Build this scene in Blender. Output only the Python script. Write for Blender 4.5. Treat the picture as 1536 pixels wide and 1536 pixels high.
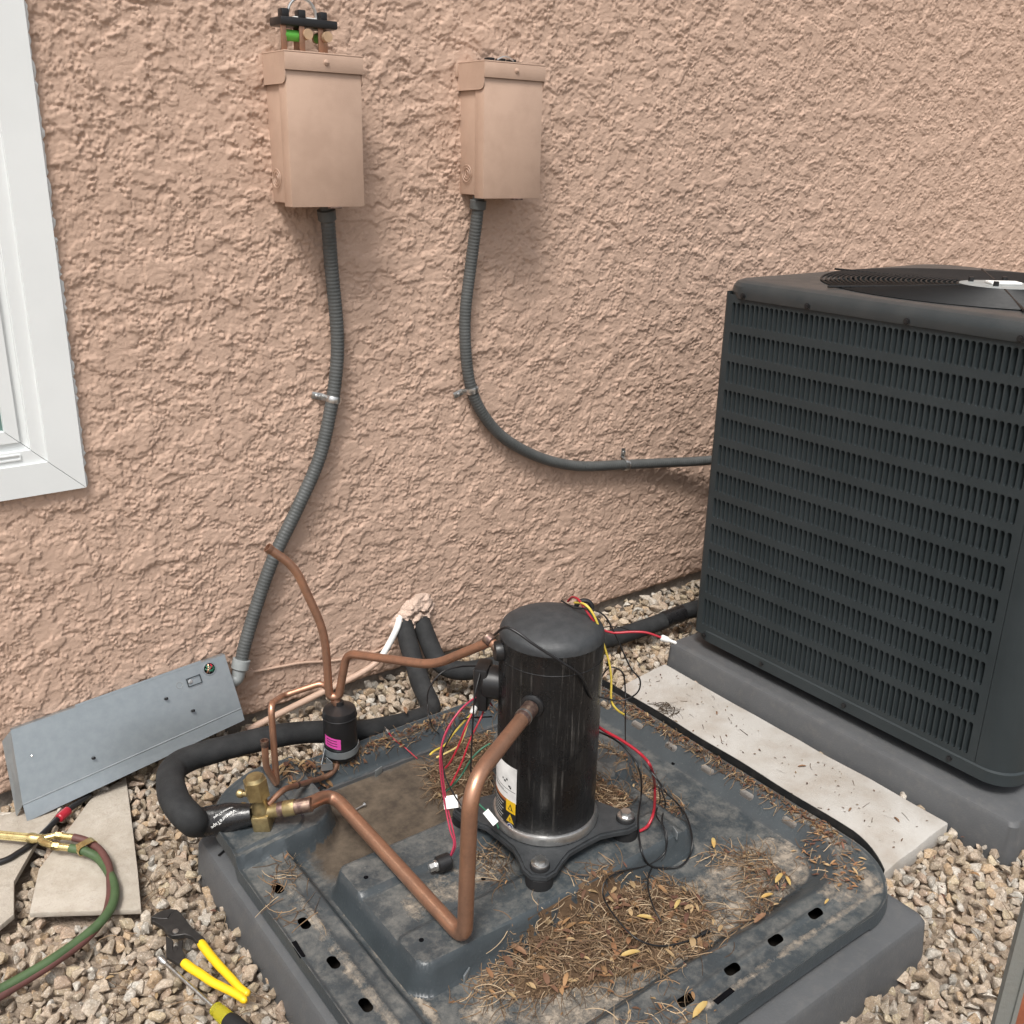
import bpy, bmesh, math, random
import numpy as np
from mathutils import Vector, Matrix
for o in list(bpy.data.objects): bpy.data.objects.remove(o)
SC = bpy.context.scene
COL = SC.collection
R_ = math.radians
random.seed(7)
rng = np.random.default_rng(11)

# ------------------------------------------------------------------ camera
F = 1488.0
CAM = Vector((0.0, -1.981, 1.25))
_vv = Vector((670.0-768, 4930.0-768, F)).normalized()          # vertical vanishing direction (camera frame: x right, y down, z forward)
_up = -_vv
_vx = Vector((2850.0-768, 285.0-768, F)); _vx = (_vx - _up*_vx.dot(_up)).normalized()
_vy = _up.cross(_vx)
ROT = Matrix((_vx, _vy, _up))                                  # world = ROT @ camera frame
cam_d = bpy.data.cameras.new('camera'); cam = bpy.data.objects.new('camera', cam_d); COL.objects.link(cam)
cam_d.sensor_width = 36; cam_d.sensor_height = 36; cam_d.sensor_fit = 'HORIZONTAL'
cam_d.lens = F/1536*36; cam_d.clip_start = 0.02; cam_d.clip_end = 500
rc = ROT @ Vector((1, 0, 0)); uc = ROT @ Vector((0, -1, 0)); bc = ROT @ Vector((0, 0, -1))
cam.matrix_world = Matrix(((rc.x, uc.x, bc.x, CAM.x), (rc.y, uc.y, bc.y, CAM.y), (rc.z, uc.z, bc.z, CAM.z), (0, 0, 0, 1)))
SC.camera = cam

# ------------------------------------------------------------------ sky, sun, exposure (bright overcast)
SUN_DIR = Vector((-0.50, -0.44, 1.08)).normalized()            # towards the sun
world = bpy.data.worlds.new('World'); SC.world = world; world.use_nodes = True
wn = world.node_tree; wn.nodes.clear()
wo = wn.nodes.new('ShaderNodeOutputWorld'); wb = wn.nodes.new('ShaderNodeBackground'); ws = wn.nodes.new('ShaderNodeTexSky')
whs = wn.nodes.new('ShaderNodeHueSaturation')
ws.sky_type = 'NISHITA'; ws.sun_disc = False
ws.sun_elevation = math.asin(SUN_DIR.z); ws.sun_rotation = math.atan2(SUN_DIR.x, SUN_DIR.y)
ws.air_density = 1.0; ws.dust_density = 4.0; ws.ozone_density = 1.0
whs.inputs['Saturation'].default_value = 0.22                  # cloud cover takes the blue out
wb.inputs['Strength'].default_value = 0.078
wn.links.new(ws.outputs[0], whs.inputs['Color']); wn.links.new(whs.outputs[0], wb.inputs['Color']); wn.links.new(wb.outputs[0], wo.inputs['Surface'])
sl = bpy.data.lights.new('sun', 'SUN'); so = bpy.data.objects.new('sun', sl); COL.objects.link(so)
sl.energy = 1.5; sl.angle = R_(16); sl.color = (1.0, 0.955, 0.90)
so.rotation_euler = SUN_DIR.to_track_quat('Z', 'Y').to_euler(); so.location = (-3, -4, 6)
SC.view_settings.view_transform = 'Standard'; SC.view_settings.look = 'None'
SC.view_settings.exposure = 1.22; SC.view_settings.gamma = 1.0; SC.view_settings.use_curve_mapping = False
SC.render.engine = 'CYCLES'; SC.cycles.max_bounces = 8

# ------------------------------------------------------------------ pixel -> place
HX, HY = 0.607, 0.795                                           # camera heading on the ground
COMP = Vector((0.991, -0.804, 0.0))                             # compressor axis
def W(px, py, x=None, y=None, z=None, s=None, pan=None):
    """a photo pixel as a point on a known plane: x=, y=, z= planes, s = upright plane facing the camera through the compressor axis (+ behind), pan = lying on the base pan"""
    d = ROT @ Vector((px-768, py-768, F))
    if x is not None: t = (x-CAM.x)/d.x
    elif y is not None: t = (y-CAM.y)/d.y
    elif z is not None: t = (z-CAM.z)/d.z
    elif s is not None: t = (s-((CAM.x-COMP.x)*HX+(CAM.y-COMP.y)*HY))/(d.x*HX+d.y*HY)
    else:
        zz = 0.06
        for _ in range(8):
            t = (zz-CAM.z)/d.z; p = CAM+d*t; zz = 0.5*zz+0.5*(float(pan_h(p.x, p.y))+pan)
    return CAM+d*t

# ------------------------------------------------------------------ objects
WLOC = {}
def link(o, parent=None):
    COL.objects.link(o)
    if parent is not None: o.parent = parent
def thing(name, label, cat, loc=(0, 0, 0), group=None):
    o = bpy.data.objects.new(name, None); o.empty_display_size = 0.05; link(o)
    o.location = loc; WLOC[o.name] = Vector(loc); tag(o, label, cat, group); return o
def tag(o, label, cat, group=None, kind=None):
    if label: o['label'] = label
    if cat: o['category'] = cat
    if group: o['group'] = group
    if kind: o['kind'] = kind
    return o
def finish(name, me, mat, parent=None, angle=35, flat=False, recentre=True):
    if mat is not None: me.materials.append(mat)
    n = len(me.vertices)
    co = np.empty(n*3, np.float32); me.vertices.foreach_get('co', co); co = co.reshape(-1, 3)
    lo, hi = co.min(0), co.max(0); c = np.array([(lo[0]+hi[0])/2, (lo[1]+hi[1])/2, lo[2]], np.float32)
    if recentre:
        co = co-c; me.vertices.foreach_set('co', co.ravel())
    else: c = np.zeros(3)
    me.update()
    me.polygons.foreach_set('use_smooth', [not flat]*len(me.polygons))
    if not flat and angle < 179: me.set_sharp_from_angle(angle=R_(angle))
    o = bpy.data.objects.new(name, me); link(o, parent)
    wl = Vector([float(v) for v in c]); WLOC[o.name] = wl
    o.location = wl-(WLOC[parent.name] if parent is not None else Vector((0, 0, 0)))
    return o
def copy_tree(o, loc, parent=None):
    c = o.copy(); COL.objects.link(c); c.parent = parent
    if loc is not None: c.location = loc
    for ch in o.children: copy_tree(ch, None, c)
    return c

class MB:
    """collects vertices and faces of one mesh"""
    def __init__(s): s.v = []; s.f = []
    def add(s, vs, fs, M=None):
        b = len(s.v)
        s.v += [tuple(M @ Vector(p)) if M is not None else tuple(p) for p in vs]
        s.f += [tuple(b+i for i in f) for f in fs]; return s
    def box(s, lo, hi, M=None, bev=0.0):
        if bev > 0:
            bm = bmesh.new(); bmesh.ops.create_cube(bm, size=1)
            for v in bm.verts: v.co = Vector([(lo[i]+hi[i])/2+v.co[i]*(hi[i]-lo[i]) for i in range(3)])
            bmesh.ops.bevel(bm, geom=bm.edges[:]+bm.verts[:], offset=bev, segments=2, profile=0.5, affect='EDGES')
            return s.bm(bm, M)
        x0, y0, z0 = lo; x1, y1, z1 = hi
        return s.add([(x0,y0,z0),(x1,y0,z0),(x1,y1,z0),(x0,y1,z0),(x0,y0,z1),(x1,y0,z1),(x1,y1,z1),(x0,y1,z1)],
                     [(0,3,2,1),(4,5,6,7),(0,1,5,4),(1,2,6,5),(2,3,7,6),(3,0,4,7)], M)
    def bm(s, bm, M=None):
        bm.verts.ensure_lookup_table(); bm.verts.index_update()
        s.add([v.co.copy() for v in bm.verts], [[v.index for v in f.verts] for f in bm.faces], M); bm.free(); return s
    def tube(s, path, r, seg=12, caps=True, radii=None):
        path = [Vector(p) for p in path]; n = len(path); rings = []
        t0 = (path[1]-path[0]).normalized(); a = Vector((0, 0, 1)) if abs(t0.z) < .9 else Vector((1, 0, 0)); nn = t0.cross(a).normalized()
        vs = []; fs = []
        for i in range(n):
            t = (path[min(i+1, n-1)]-path[max(i-1, 0)])
            if t.length < 1e-9: t = t0
            t.normalize(); nn = (nn-t*nn.dot(t)); nn = nn.normalized() if nn.length > 1e-6 else t.orthogonal().normalized()
            bb = t.cross(nn); rr = radii[i] if radii is not None else r
            for k in range(seg):
                q = 2*math.pi*k/seg; vs.append(path[i]+(nn*math.cos(q)+bb*math.sin(q))*rr)
        for i in range(n-1):
            for k in range(seg):
                k2 = (k+1) % seg; fs.append((i*seg+k, i*seg+k2, (i+1)*seg+k2, (i+1)*seg+k))
        if caps: fs.append(tuple(range(seg))[::-1]); fs.append(tuple((n-1)*seg+k for k in range(seg)))
        return s.add(vs, fs)
    def lathe(s, prof, M=None, seg=32, a0=0, a1=2*math.pi):
        full = abs(a1-a0-2*math.pi) < 1e-6; m = seg if full else seg+1; vs = []; fs = []
        for r, z in prof:
            for k in range(m):
                q = a0+(a1-a0)*k/seg; vs.append((r*math.cos(q), r*math.sin(q), z))
        for i in range(len(prof)-1):
            for k in range(seg):
                k2 = (k+1) % m; fs.append((i*m+k, i*m+k2, (i+1)*m+k2, (i+1)*m+k))
        if full:
            if prof[0][0] > 1e-6: fs.append(tuple(range(m))[::-1])
            if prof[-1][0] > 1e-6: fs.append(tuple((len(prof)-1)*m+k for k in range(m)))
        return s.add(vs, fs, M)
    def torus(s, c, R, r, M=None, seg=40, sec=6, axis='z'):
        vs = []; fs = []
        for i in range(seg):
            a = 2*math.pi*i/seg
            for j in range(sec):
                b = 2*math.pi*j/sec; rr = R+r*math.cos(b); vs.append((c[0]+rr*math.cos(a), c[1]+rr*math.sin(a), c[2]+r*math.sin(b)))
        for i in range(seg):
            for j in range(sec):
                i2 = (i+1) % seg; j2 = (j+1) % sec; fs.append((i*sec+j, i2*sec+j, i2*sec+j2, i*sec+j2))
        return s.add(vs, fs, M)
    def prism(s, poly, z0, z1, M=None):
        n = len(poly)
        return s.add([(p[0], p[1], z0) for p in poly]+[(p[0], p[1], z1) for p in poly],
                     [tuple(range(n))[::-1], tuple(range(n, 2*n))]+[(i, (i+1) % n, n+(i+1) % n, n+i) for i in range(n)], M)
    def mesh(s, name):
        me = bpy.data.meshes.new(name); me.from_pydata([tuple(v) for v in s.v], [], s.f); me.validate(); return me
    def build(s, name, mat, parent=None, angle=35, flat=False, fixn=True):
        me = s.mesh(name)
        if fixn:
            bm = bmesh.new(); bm.from_mesh(me); bmesh.ops.recalc_face_normals(bm, faces=bm.faces[:]); bm.to_mesh(me); bm.free()
        return finish(name, me, mat, parent, angle, flat)

def np_mesh(name, V, Q):
    """fast mesh from numpy: V (n,3), Q (m,k) faces of k corners"""
    me = bpy.data.meshes.new(name); k = Q.shape[1]
    me.vertices.add(len(V)); me.vertices.foreach_set('co', np.ascontiguousarray(V, np.float32).ravel())
    me.loops.add(Q.size); me.loops.foreach_set('vertex_index', np.ascontiguousarray(Q, np.int32).ravel())
    me.polygons.add(len(Q)); me.polygons.foreach_set('loop_start', np.arange(0, Q.size, k, dtype=np.int32))
    me.update(calc_edges=True); me.validate(); return me
def set_attr(me, name, vals):
    a = me.attributes.new(name, 'FLOAT_COLOR', 'POINT'); a.data.foreach_set('color', np.ascontiguousarray(vals, np.float32).ravel())
def set_fattr(me, name, vals):
    a = me.attributes.new(name, 'FLOAT', 'POINT'); a.data.foreach_set('value', np.ascontiguousarray(vals, np.float32).ravel())
def grid_faces(nu, nv):
    i = np.arange(nu-1)[:, None]*nv+np.arange(nv-1)[None, :]
    return np.stack([i, i+nv, i+nv+1, i+1], -1).reshape(-1, 4)

def spline(pts, n=8):
    """Catmull-Rom through points"""
    P = [Vector(p) for p in pts]; P = [2*P[0]-P[1]]+P+[2*P[-1]-P[-2]]; out = []
    for i in range(1, len(P)-2):
        for k in range(n):
            t = k/n; a, b, c, d = P[i-1], P[i], P[i+1], P[i+2]
            out.append(0.5*((2*b)+(c-a)*t+(2*a-5*b+4*c-d)*t*t+(3*b-a-3*c+d)*t*t*t))
    out.append(P[-2]); return out
def fillet(pts, r, n=7):
    """straight runs with rounded bends, as bent tube"""
    P = [Vector(p) for p in pts]; rr = r if isinstance(r, (list, tuple)) else [r]*len(P); out = [P[0]]
    for i in range(1, len(P)-1):
        a = P[i-1]-P[i]; b = P[i+1]-P[i]; d = min(rr[i], a.length*.48, b.length*.48)
        p0 = P[i]+a.normalized()*d; p1 = P[i]+b.normalized()*d
        for k in range(n+1):
            t = k/n; out.append((1-t)**2*p0+2*t*(1-t)*P[i]+t*t*p1)
    out.append(P[-1]); return out
def frame(o, zdir, xhint=(0, 0, 1)):
    z = Vector(zdir).normalized(); x = Vector(xhint); x = x-z*x.dot(z)
    x = x.normalized() if x.length > 1e-5 else z.orthogonal().normalized()
    y = z.cross(x); return Matrix(((x.x, y.x, z.x, o[0]), (x.y, y.y, z.y, o[1]), (x.z, y.z, z.z, o[2]), (0, 0, 0, 1)))
def hexprism(mb, r, z0, z1, M):
    mb.prism([(r*math.cos(k*math.pi/3), r*math.sin(k*math.pi/3)) for k in range(6)], z0, z1, M)
def rrect(x0, x1, y0, y1, r, n=8):
    out = []
    for cx, cy, a in ((x1-r, y1-r, 0), (x0+r, y1-r, 90), (x0+r, y0+r, 180), (x1-r, y0+r, 270)):
        for k in range(n+1):
            q = R_(a+90*k/n); out.append((cx+r*math.cos(q), cy+r*math.sin(q)))
    return out

# ------------------------------------------------------------------ numpy noise
def perlin(x, y, seed=0):
    g = np.random.default_rng(seed); perm = g.permutation(512); ang = g.random(512)*2*np.pi
    xi = np.floor(x).astype(int); yi = np.floor(y).astype(int); xf = x-xi; yf = y-yi
    u = xf*xf*xf*(xf*(xf*6-15)+10); v = yf*yf*yf*(yf*(yf*6-15)+10)
    def gr(ix, iy, dx, dy):
        h = perm[(perm[ix & 511]+iy) & 511]; return np.cos(ang[h])*dx+np.sin(ang[h])*dy
    a = gr(xi, yi, xf, yf); b = gr(xi+1, yi, xf-1, yf); c = gr(xi, yi+1, xf, yf-1); d = gr(xi+1, yi+1, xf-1, yf-1)
    return ((a*(1-u)+b*u)*(1-v)+(c*(1-u)+d*u)*v)*1.5
def fbm(x, y, seed, oct=3, g=.5):
    s = 0; a = 1
    for o in range(oct): s = s+a*perlin(x*2**o, y*2**o, seed+o*17); a *= g
    return s
def ss(a, b, x):
    t = np.clip((x-a)/(b-a), 0, 1); return t*t*(3-2*t)
def sd_rr(x, y, x0, x1, y0, y1, r):
    qx = np.abs(x-(x0+x1)/2)-(x1-x0)/2+r; qy = np.abs(y-(y0+y1)/2)-(y1-y0)/2+r
    return np.minimum(np.maximum(qx, qy), 0)+np.hypot(np.maximum(qx, 0), np.maximum(qy, 0))-r

# ------------------------------------------------------------------ materials
class NT:
    def __init__(s, name):
        s.m = bpy.data.materials.new(name); s.m.use_nodes = True; s.t = s.m.node_tree; s.t.nodes.clear()
        s.out = s.n('ShaderNodeOutputMaterial'); s.b = s.n('ShaderNodeBsdfPrincipled'); s.l(s.b.outputs[0], s.out.inputs['Surface'])
        s.pos = s.n('ShaderNodeNewGeometry').outputs['Position']
    def n(s, t): return s.t.nodes.new(t)
    def l(s, a, b): s.t.links.new(a, b)
    def noise(s, scale, detail=4, rough=.6, vec=None, dist=0.0):
        k = s.n('ShaderNodeTexNoise'); k.inputs['Scale'].default_value = scale; k.inputs['Detail'].default_value = detail
        k.inputs['Roughness'].default_value = rough; k.inputs['Distortion'].default_value = dist; s.l(vec or s.pos, k.inputs['Vector']); return k.outputs[0]
    def scaled(s, v):
        k = s.n('ShaderNodeMapping'); k.inputs['Scale'].default_value = v; s.l(s.pos, k.inputs['Vector']); return k.outputs[0]
    def ramp(s, fac, a, b, ca=(0, 0, 0, 1), cb=(1, 1, 1, 1)):
        k = s.n('ShaderNodeValToRGB'); e = k.color_ramp.elements; e[0].position = a; e[1].position = b; e[0].color = ca; e[1].color = cb
        s.l(fac, k.inputs[0]); return k.outputs[0]
    def mix(s, fac, a, b, mode='MIX'):
        k = s.n('ShaderNodeMix'); k.data_type = 'RGBA'; k.blend_type = mode
        for sock, v in ((k.inputs[0], fac), (k.inputs[6], a), (k.inputs[7], b)):
            if hasattr(v, 'is_linked'): s.l(v, sock)
            else: sock.default_value = v if not isinstance(v, tuple) else (v+(1,) if len(v) == 3 else v)
        return k.outputs[2]
    def math(s, op, a, b=None, c=None):
        k = s.n('ShaderNodeMath'); k.operation = op
        for i, v in enumerate((a, b, c)):
            if v is None: continue
            if hasattr(v, 'is_linked'): s.l(v, k.inputs[i])
            else: k.inputs[i].default_value = v
        return k.outputs[0]
    def attr(s, name):
        k = s.n('ShaderNodeAttribute'); k.attribute_name = name; return k
    def bump(s, h, dist, strength=1.0, prev=None):
        k = s.n('ShaderNodeBump'); k.inputs['Distance'].default_value = dist; k.inputs['Strength'].default_value = strength
        s.l(h, k.inputs['Height'])
        if prev is not None: s.l(prev, k.inputs['Normal'])
        s.l(k.outputs[0], s.b.inputs['Normal']); return k.outputs[0]
    def set(s, **k):
        for a, v in k.items():
            i = s.b.inputs[{'color': 'Base Color', 'rough': 'Roughness', 'metal': 'Metallic', 'spec': 'Specular IOR Level', 'coat': 'Coat Weight', 'trans': 'Transmission Weight', 'ior': 'IOR'}[a]]
            if hasattr(v, 'is_linked'): s.l(v, i)
            else: i.default_value = (v+(1,) if isinstance(v, tuple) and len(v) == 3 else v)
        return s
def simple(name, c, rough=.5, metal=0.0, c2=None, scale=30, lo=.4, hi=.65, bump=0, bscale=200, spec=.5, rvar=.1, coat=0):
    k = NT(name); f = k.ramp(k.noise(scale, 5), lo, hi)
    k.set(color=k.mix(f, c, c2 if c2 else tuple(v*.82 for v in c)), metal=metal, spec=spec, coat=coat)
    k.set(rough=k.math('ADD', k.math('MULTIPLY', k.noise(scale*2.3, 4), rvar*2), rough-rvar))
    if bump: k.bump(k.noise(bscale, 4), bump)
    return k.m

def m_stucco():
    k = NT('stucco_paint')
    big = k.ramp(k.noise(2.2, 4), .3, .72); fine = k.ramp(k.noise(70, 5, .7), .3, .7)
    c = k.mix(big, (.522, .372, .288), (.486, .343, .263)); c = k.mix(k.math('MULTIPLY', fine, .30), c, (.42, .29, .225))
    sep = k.n('ShaderNodeSeparateXYZ'); k.l(k.pos, sep.inputs[0])
    low = k.math('MULTIPLY', k.ramp(sep.outputs[2], 0.0, .5, (1, 1, 1, 1), (0, 0, 0, 1)), k.ramp(k.noise(14, 5, .65), .42, .62))   # splash-back dust along the base
    c = k.mix(k.math('MULTIPLY', low, .38), c, (.40, .28, .215))
    run = k.ramp(k.noise(1, 5, .6, k.scaled((16, 1, .7))), .56, .74); c = k.mix(k.math('MULTIPLY', run, .16), c, (.40, .27, .20))      # faint water runs
    k.set(color=c, rough=.88, spec=.25)
    k.bump(k.noise(420, 3, .65), .0030, .45)
    return k.m
M_STUCCO = m_stucco()
M_FOUND = simple('concrete_footing', (.27, .235, .20), .92, c2=(.19, .16, .135), scale=22, bump=.004, bscale=90)
M_MORTAR = simple('mortar', (.56, .42, .34), .92, c2=(.44, .33, .265), scale=40, bump=.004, bscale=160)
M_BOX = simple('box_paint', (.470, .330, .252), .45, c2=(.425, .295, .224), scale=16, bump=.0005, bscale=420, spec=.4)
M_CONDUIT = simple('grey_pvc', (.082, .086, .085), .5, c2=(.066, .070, .069), scale=25, spec=.4)
M_FITTING = simple('fitting_grey', (.26, .28, .28), .45, c2=(.22, .235, .235), scale=40)
M_GALV = simple('galvanised_steel', (.335, .370, .390), .36, 0.72, c2=(.295, .330, .350), scale=55, lo=.35, hi=.7, rvar=.07)
M_STEEL = simple('bright_steel', (.62, .62, .61), .3, .95, c2=(.5, .5, .49), scale=90, rvar=.08)
M_AC = simple('charcoal_paint', (.0290, .0360, .0390), .40, c2=(.0245, .0310, .0335), scale=7, bump=.0004, bscale=500, spec=.32)
M_ACTOP = simple('charcoal_cap', (.028, .034, .037), .38, c2=(.046, .050, .051), scale=9, lo=.42, hi=.75, bump=.0004, bscale=400, spec=.5)
M_DARK = simple('dark_void', (.004, .004, .005), .9, spec=.05)
M_WIRE = simple('guard_wire', (.010, .011, .012), .5, spec=.25)
def m_pad():
    k = NT('pad_composite'); f = k.ramp(k.noise(6, 6, .65), .35, .7); g = k.ramp(k.noise(45, 6, .7), .5, .78)
    c = k.mix(f, (.088, .091, .095), (.068, .071, .075)); c = k.mix(k.math('MULTIPLY', g, .30), c, (.16, .15, .135))
    k.set(color=c, rough=.55, spec=.4); k.bump(k.noise(260, 4), .0008, .8); return k.m
M_SLOTSHADE = simple('slot_shade', (.016, .014, .012), .95, spec=.05)  # near-black colour standing in for the shade below the drain slots
M_PAD = m_pad()
def m_pan():
    k = NT('pan_paint'); d = k.attr('dirt').outputs['Fac']; mud = k.attr('mud').outputs['Fac']
    c = k.mix(k.ramp(k.noise(9, 5), .35, .7), (.050, .060, .066), (.034, .041, .046))
    flat_ = k.n('ShaderNodeSeparateXYZ'); geo = k.n('ShaderNodeNewGeometry'); k.l(geo.outputs['True Normal'], flat_.inputs[0])
    lie = k.ramp(flat_.outputs[2], .90, .995)                                     # dust only stays on level metal
    dust = k.math('MULTIPLY', k.ramp(k.noise(22, 8, .78), .44, .70), lie)
    c = k.mix(k.math('MULTIPLY', dust, .68), c, (.20, .19, .17))
    sc = k.math('MULTIPLY', k.ramp(k.noise(150, 5, .8), .60, .72), .35); c = k.mix(sc, c, (.24, .235, .215))
    n = k.noise(30, 9, .80)
    dm = k.ramp(k.math('ADD', k.math('MULTIPLY', n, .9), k.math('MULTIPLY', d, .78)), .79, .93); dm = k.math('MULTIPLY', dm, lie)
    c = k.mix(k.math('MULTIPLY', dm, .92), c, k.mix(k.noise(60, 5), (.235, .195, .15), (.36, .31, .25)))
    mm = k.ramp(k.math('ADD', k.math('MULTIPLY', n, .9), k.math('MULTIPLY', mud, .7)), .74, 1.02)
    c = k.mix(mm, c, k.mix(k.ramp(k.noise(24, 6, .7), .35, .7), (.042, .032, .023), (.115, .088, .062)))
    k.set(color=c, rough=k.mix(k.math('MAXIMUM', k.math('MAXIMUM', dm, mm), k.math('MULTIPLY', dust, .6)), (.33, .33, .33), (.9, .9, .9)), spec=.45)
    k.bump(k.math('ADD', k.math('MULTIPLY', k.noise(190, 5), .4), k.math('MULTIPLY', dm, 1.0)), .0016, .9)
    # drain slots pierced through the flange
    sep = k.n('ShaderNodeSeparateXYZ'); k.l(k.pos, sep.inputs[0]); X, Y = sep.outputs[0], sep.outputs[1]
    def slots(a, a0, hw, b, b0, pitch, count, hl):
        da = k.math('ABSOLUTE', k.math('SUBTRACT', a, a0)); t = k.math('DIVIDE', k.math('SUBTRACT', b, b0), pitch)
        fr = k.math('MULTIPLY', k.math('SUBTRACT', t, k.math('ROUND', t)), pitch)
        db = k.math('MAXIMUM', k.math('SUBTRACT', k.math('ABSOLUTE', fr), hl-hw), 0.0)
        dist = k.math('SQRT', k.math('ADD', k.math('MULTIPLY', da, da), k.math('MULTIPLY', db, db)))
        ok = k.math('MULTIPLY', k.math('GREATER_THAN', t, -.5), k.math('LESS_THAN', t, count-.5))
        return k.math('MULTIPLY', k.math('LESS_THAN', dist, hw), ok)
    h = k.math('MAXIMUM', slots(X, .532, .0080, Y, -1.160, .1027, 6, .0145), slots(Y, -1.227, .0080, X, .6135, .1043, 7, .0155))
    h = k.math('MAXIMUM', h, slots(X, 1.416, .0055, Y, -1.034, .1060, 6, .016))
    tr = k.n('ShaderNodeBsdfTransparent'); ms = k.n('ShaderNodeMixShader'); k.l(h, ms.inputs[0]); k.l(k.b.outputs[0], ms.inputs[1]); k.l(tr.outputs[0], ms.inputs[2]); k.l(ms.outputs[0], k.out.inputs['Surface'])
    return k.m
M_PAN = m_pan()
M_RIM = simple('rim_black', (.012, .013, .014), .5, c2=(.030, .029, .027), scale=40, lo=.45, hi=.75, spec=.35)
def m_comp():
    k = NT('compressor_paint'); st = k.noise(1, 6, .72, k.scaled((150, 150, 5))); f = k.ramp(st, .53, .70); sp = k.ramp(k.noise(240, 4, .7), .62, .72); cl = k.ramp(k.noise(20, 5), .42, .66)
    c = k.mix(k.math('MULTIPLY', k.math('MULTIPLY', f, cl), .55), (.0075, .0075, .008), (.15, .14, .128)); c = k.mix(k.math('MULTIPLY', sp, .35), c, (.13, .12, .11))
    k.set(color=c, rough=k.mix(k.math('MAXIMUM', f, k.math('MULTIPLY', cl, .6)), (.24, .24, .24), (.62, .62, .62)), spec=.38); k.bump(k.noise(160, 4), .0005); return k.m
M_COMP = m_comp()
M_COMPTOP = simple('compressor_cap', (.024, .027, .030), .55, c2=(.042, .045, .048), scale=60, lo=.35, hi=.75, bump=.0004, bscale=500)
M_BLACK = simple('black_plastic', (.012, .012, .013), .38, spec=.45)
M_RUBBER = simple('foam_rubber', (.017, .018, .019), .78, c2=(.028, .029, .030), scale=30, bump=.0006, bscale=600, spec=.3)
M_GROMMET = simple('grommet_rubber', (.016, .016, .017), .7, spec=.3)
def m_copper(name, tone=1.0):
    k = NT(name); n = k.noise(16, 6, .65); f = k.ramp(n, .36, .70); g = k.ramp(k.noise(60, 6, .7), .52, .75)
    c = k.mix(f, (.50*tone, .275*tone, .180*tone), (.31*tone, .178*tone, .122*tone)); c = k.mix(k.math('MULTIPLY', g, .45), c, (.22, .135, .095))
    k.set(color=c, metal=.80, rough=k.mix(f, (.33, .33, .33), (.52, .52, .52))); return k.m
M_COPPER = m_copper('copper', .98); M_COPPERB = m_copper('bright_copper', 1.08); M_COPPERD = m_copper('tarnished_copper', .95)
M_BRAZE = simple('brazed_joint', (.30, .215, .165), .42, .8, c2=(.12, .075, .068), scale=70, lo=.35, hi=.6)
M_BRASS = simple('brass', (.40, .32, .165), .42, .85, c2=(.25, .19, .095), scale=60, rvar=.1)
M_BRASSB = simple('bright_brass', (.72, .60, .30), .25, .92, c2=(.56, .44, .2), scale=60, rvar=.08)
M_VINYL = simple('white_vinyl', (.70, .725, .725), .34, c2=(.66, .685, .685), scale=4)
M_WHITE = simple('white_plastic', (.78, .78, .76), .4)
M_PAPER = simple('white_paper', (.80, .80, .78), .7)
M_RED = simple('red_wire', (.36, .016, .030), .38); M_YELLOWW = simple('yellow_wire', (.62, .47, .075), .4); M_GREENW = simple('green_wire', (.018, .11, .062), .4)
M_REDP = simple('pink_red_wire', (.40, .035, .075), .4); M_YELLOWP = simple('pale_yellow_wire', (.66, .52, .20), .45)
M_HOSEG = simple('green_hose', (.058, .100, .040), .6, c2=(.044, .080, .030), scale=40, bump=.0004, bscale=500); M_HOSER = simple('red_hose', (.105, .040, .034), .6, c2=(.08, .032, .027), scale=40)
M_YGRIP = simple('yellow_grip', (.80, .50, .012), .40, c2=(.70, .42, .02), scale=50, lo=.45, hi=.8)
M_TOOL = simple('black_oxide', (.038, .036, .035), .45, .55, c2=(.055, .052, .050), scale=60)
M_AMBER = NT('amber_acetate').set(color=(.62, .56, .04), rough=.16, trans=.6, ior=1.48).m
M_PINK = simple('pink_sticker', (.60, .07, .34), .5); M_GREENL = simple('green_label', (.10, .40, .05), .55); M_YLABEL = simple('yellow_label', (.80, .50, .015), .5); M_BLUE = simple('blue_symbol', (.030, .040, .16), .5); M_INK = simple('black_ink', (.014, .014, .015), .6)
M_RUSTL = simple('orange_print', (.42, .13, .035), .5)
M_TAPE = simple('black_tape', (.012, .012, .013), .28, bump=.0012, bscale=60, spec=.5)
M_FIBRE = simple('fuse_paper', (.42, .29, .18), .7)
M_SLAB = simple('white_slab', (.42, .405, .38), .85, c2=(.30, .262, .22), scale=9, lo=.40, hi=.78, bump=.0012, bscale=220)
def m_tile():
    k = NT('travertine'); f = k.ramp(k.noise(16, 7, .7), .36, .66); g = k.ramp(k.noise(70, 6, .75), .52, .68)
    c = k.mix(f, (.43, .39, .335), (.34, .30, .245)); c = k.mix(k.math('MULTIPLY', g, .6), c, (.30, .26, .215)); k.set(color=c, rough=.72, spec=.35); k.bump(k.noise(60, 7, .75), .004, .8); return k.m
M_TILE = m_tile()
def m_glass():
    k = NT('window_glass'); k.set(color=(.10, .17, .15), rough=.04, spec=.6); return k.m
M_GLASS = m_glass()
def m_stone():
    k = NT('crushed_granite'); a = k.attr('tone').outputs['Color']; s = k.ramp(k.noise(230, 5, .8), .40, .60)
    d = k.ramp(k.noise(330, 4, .75), .58, .66); c = k.mix(s, k.mix(.50, a, (.09, .07, .05)), a); c = k.mix(k.math('MULTIPLY', d, .7), c, (.78, .74, .68))
    w = k.ramp(k.noise(26, 5, .7), .45, .7); c = k.mix(k.math('MULTIPLY', w, .35), c, (.36, .25, .16))
    k.set(color=c, rough=.9, spec=.25); k.bump(k.noise(260, 5, .7), .0022, .8); return k.m
M_STONE = m_stone()
M_SOIL = simple('gritty_soil', (.30, .24, .185), .95, c2=(.20, .155, .115), scale=60, bump=.01, bscale=90)
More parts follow.
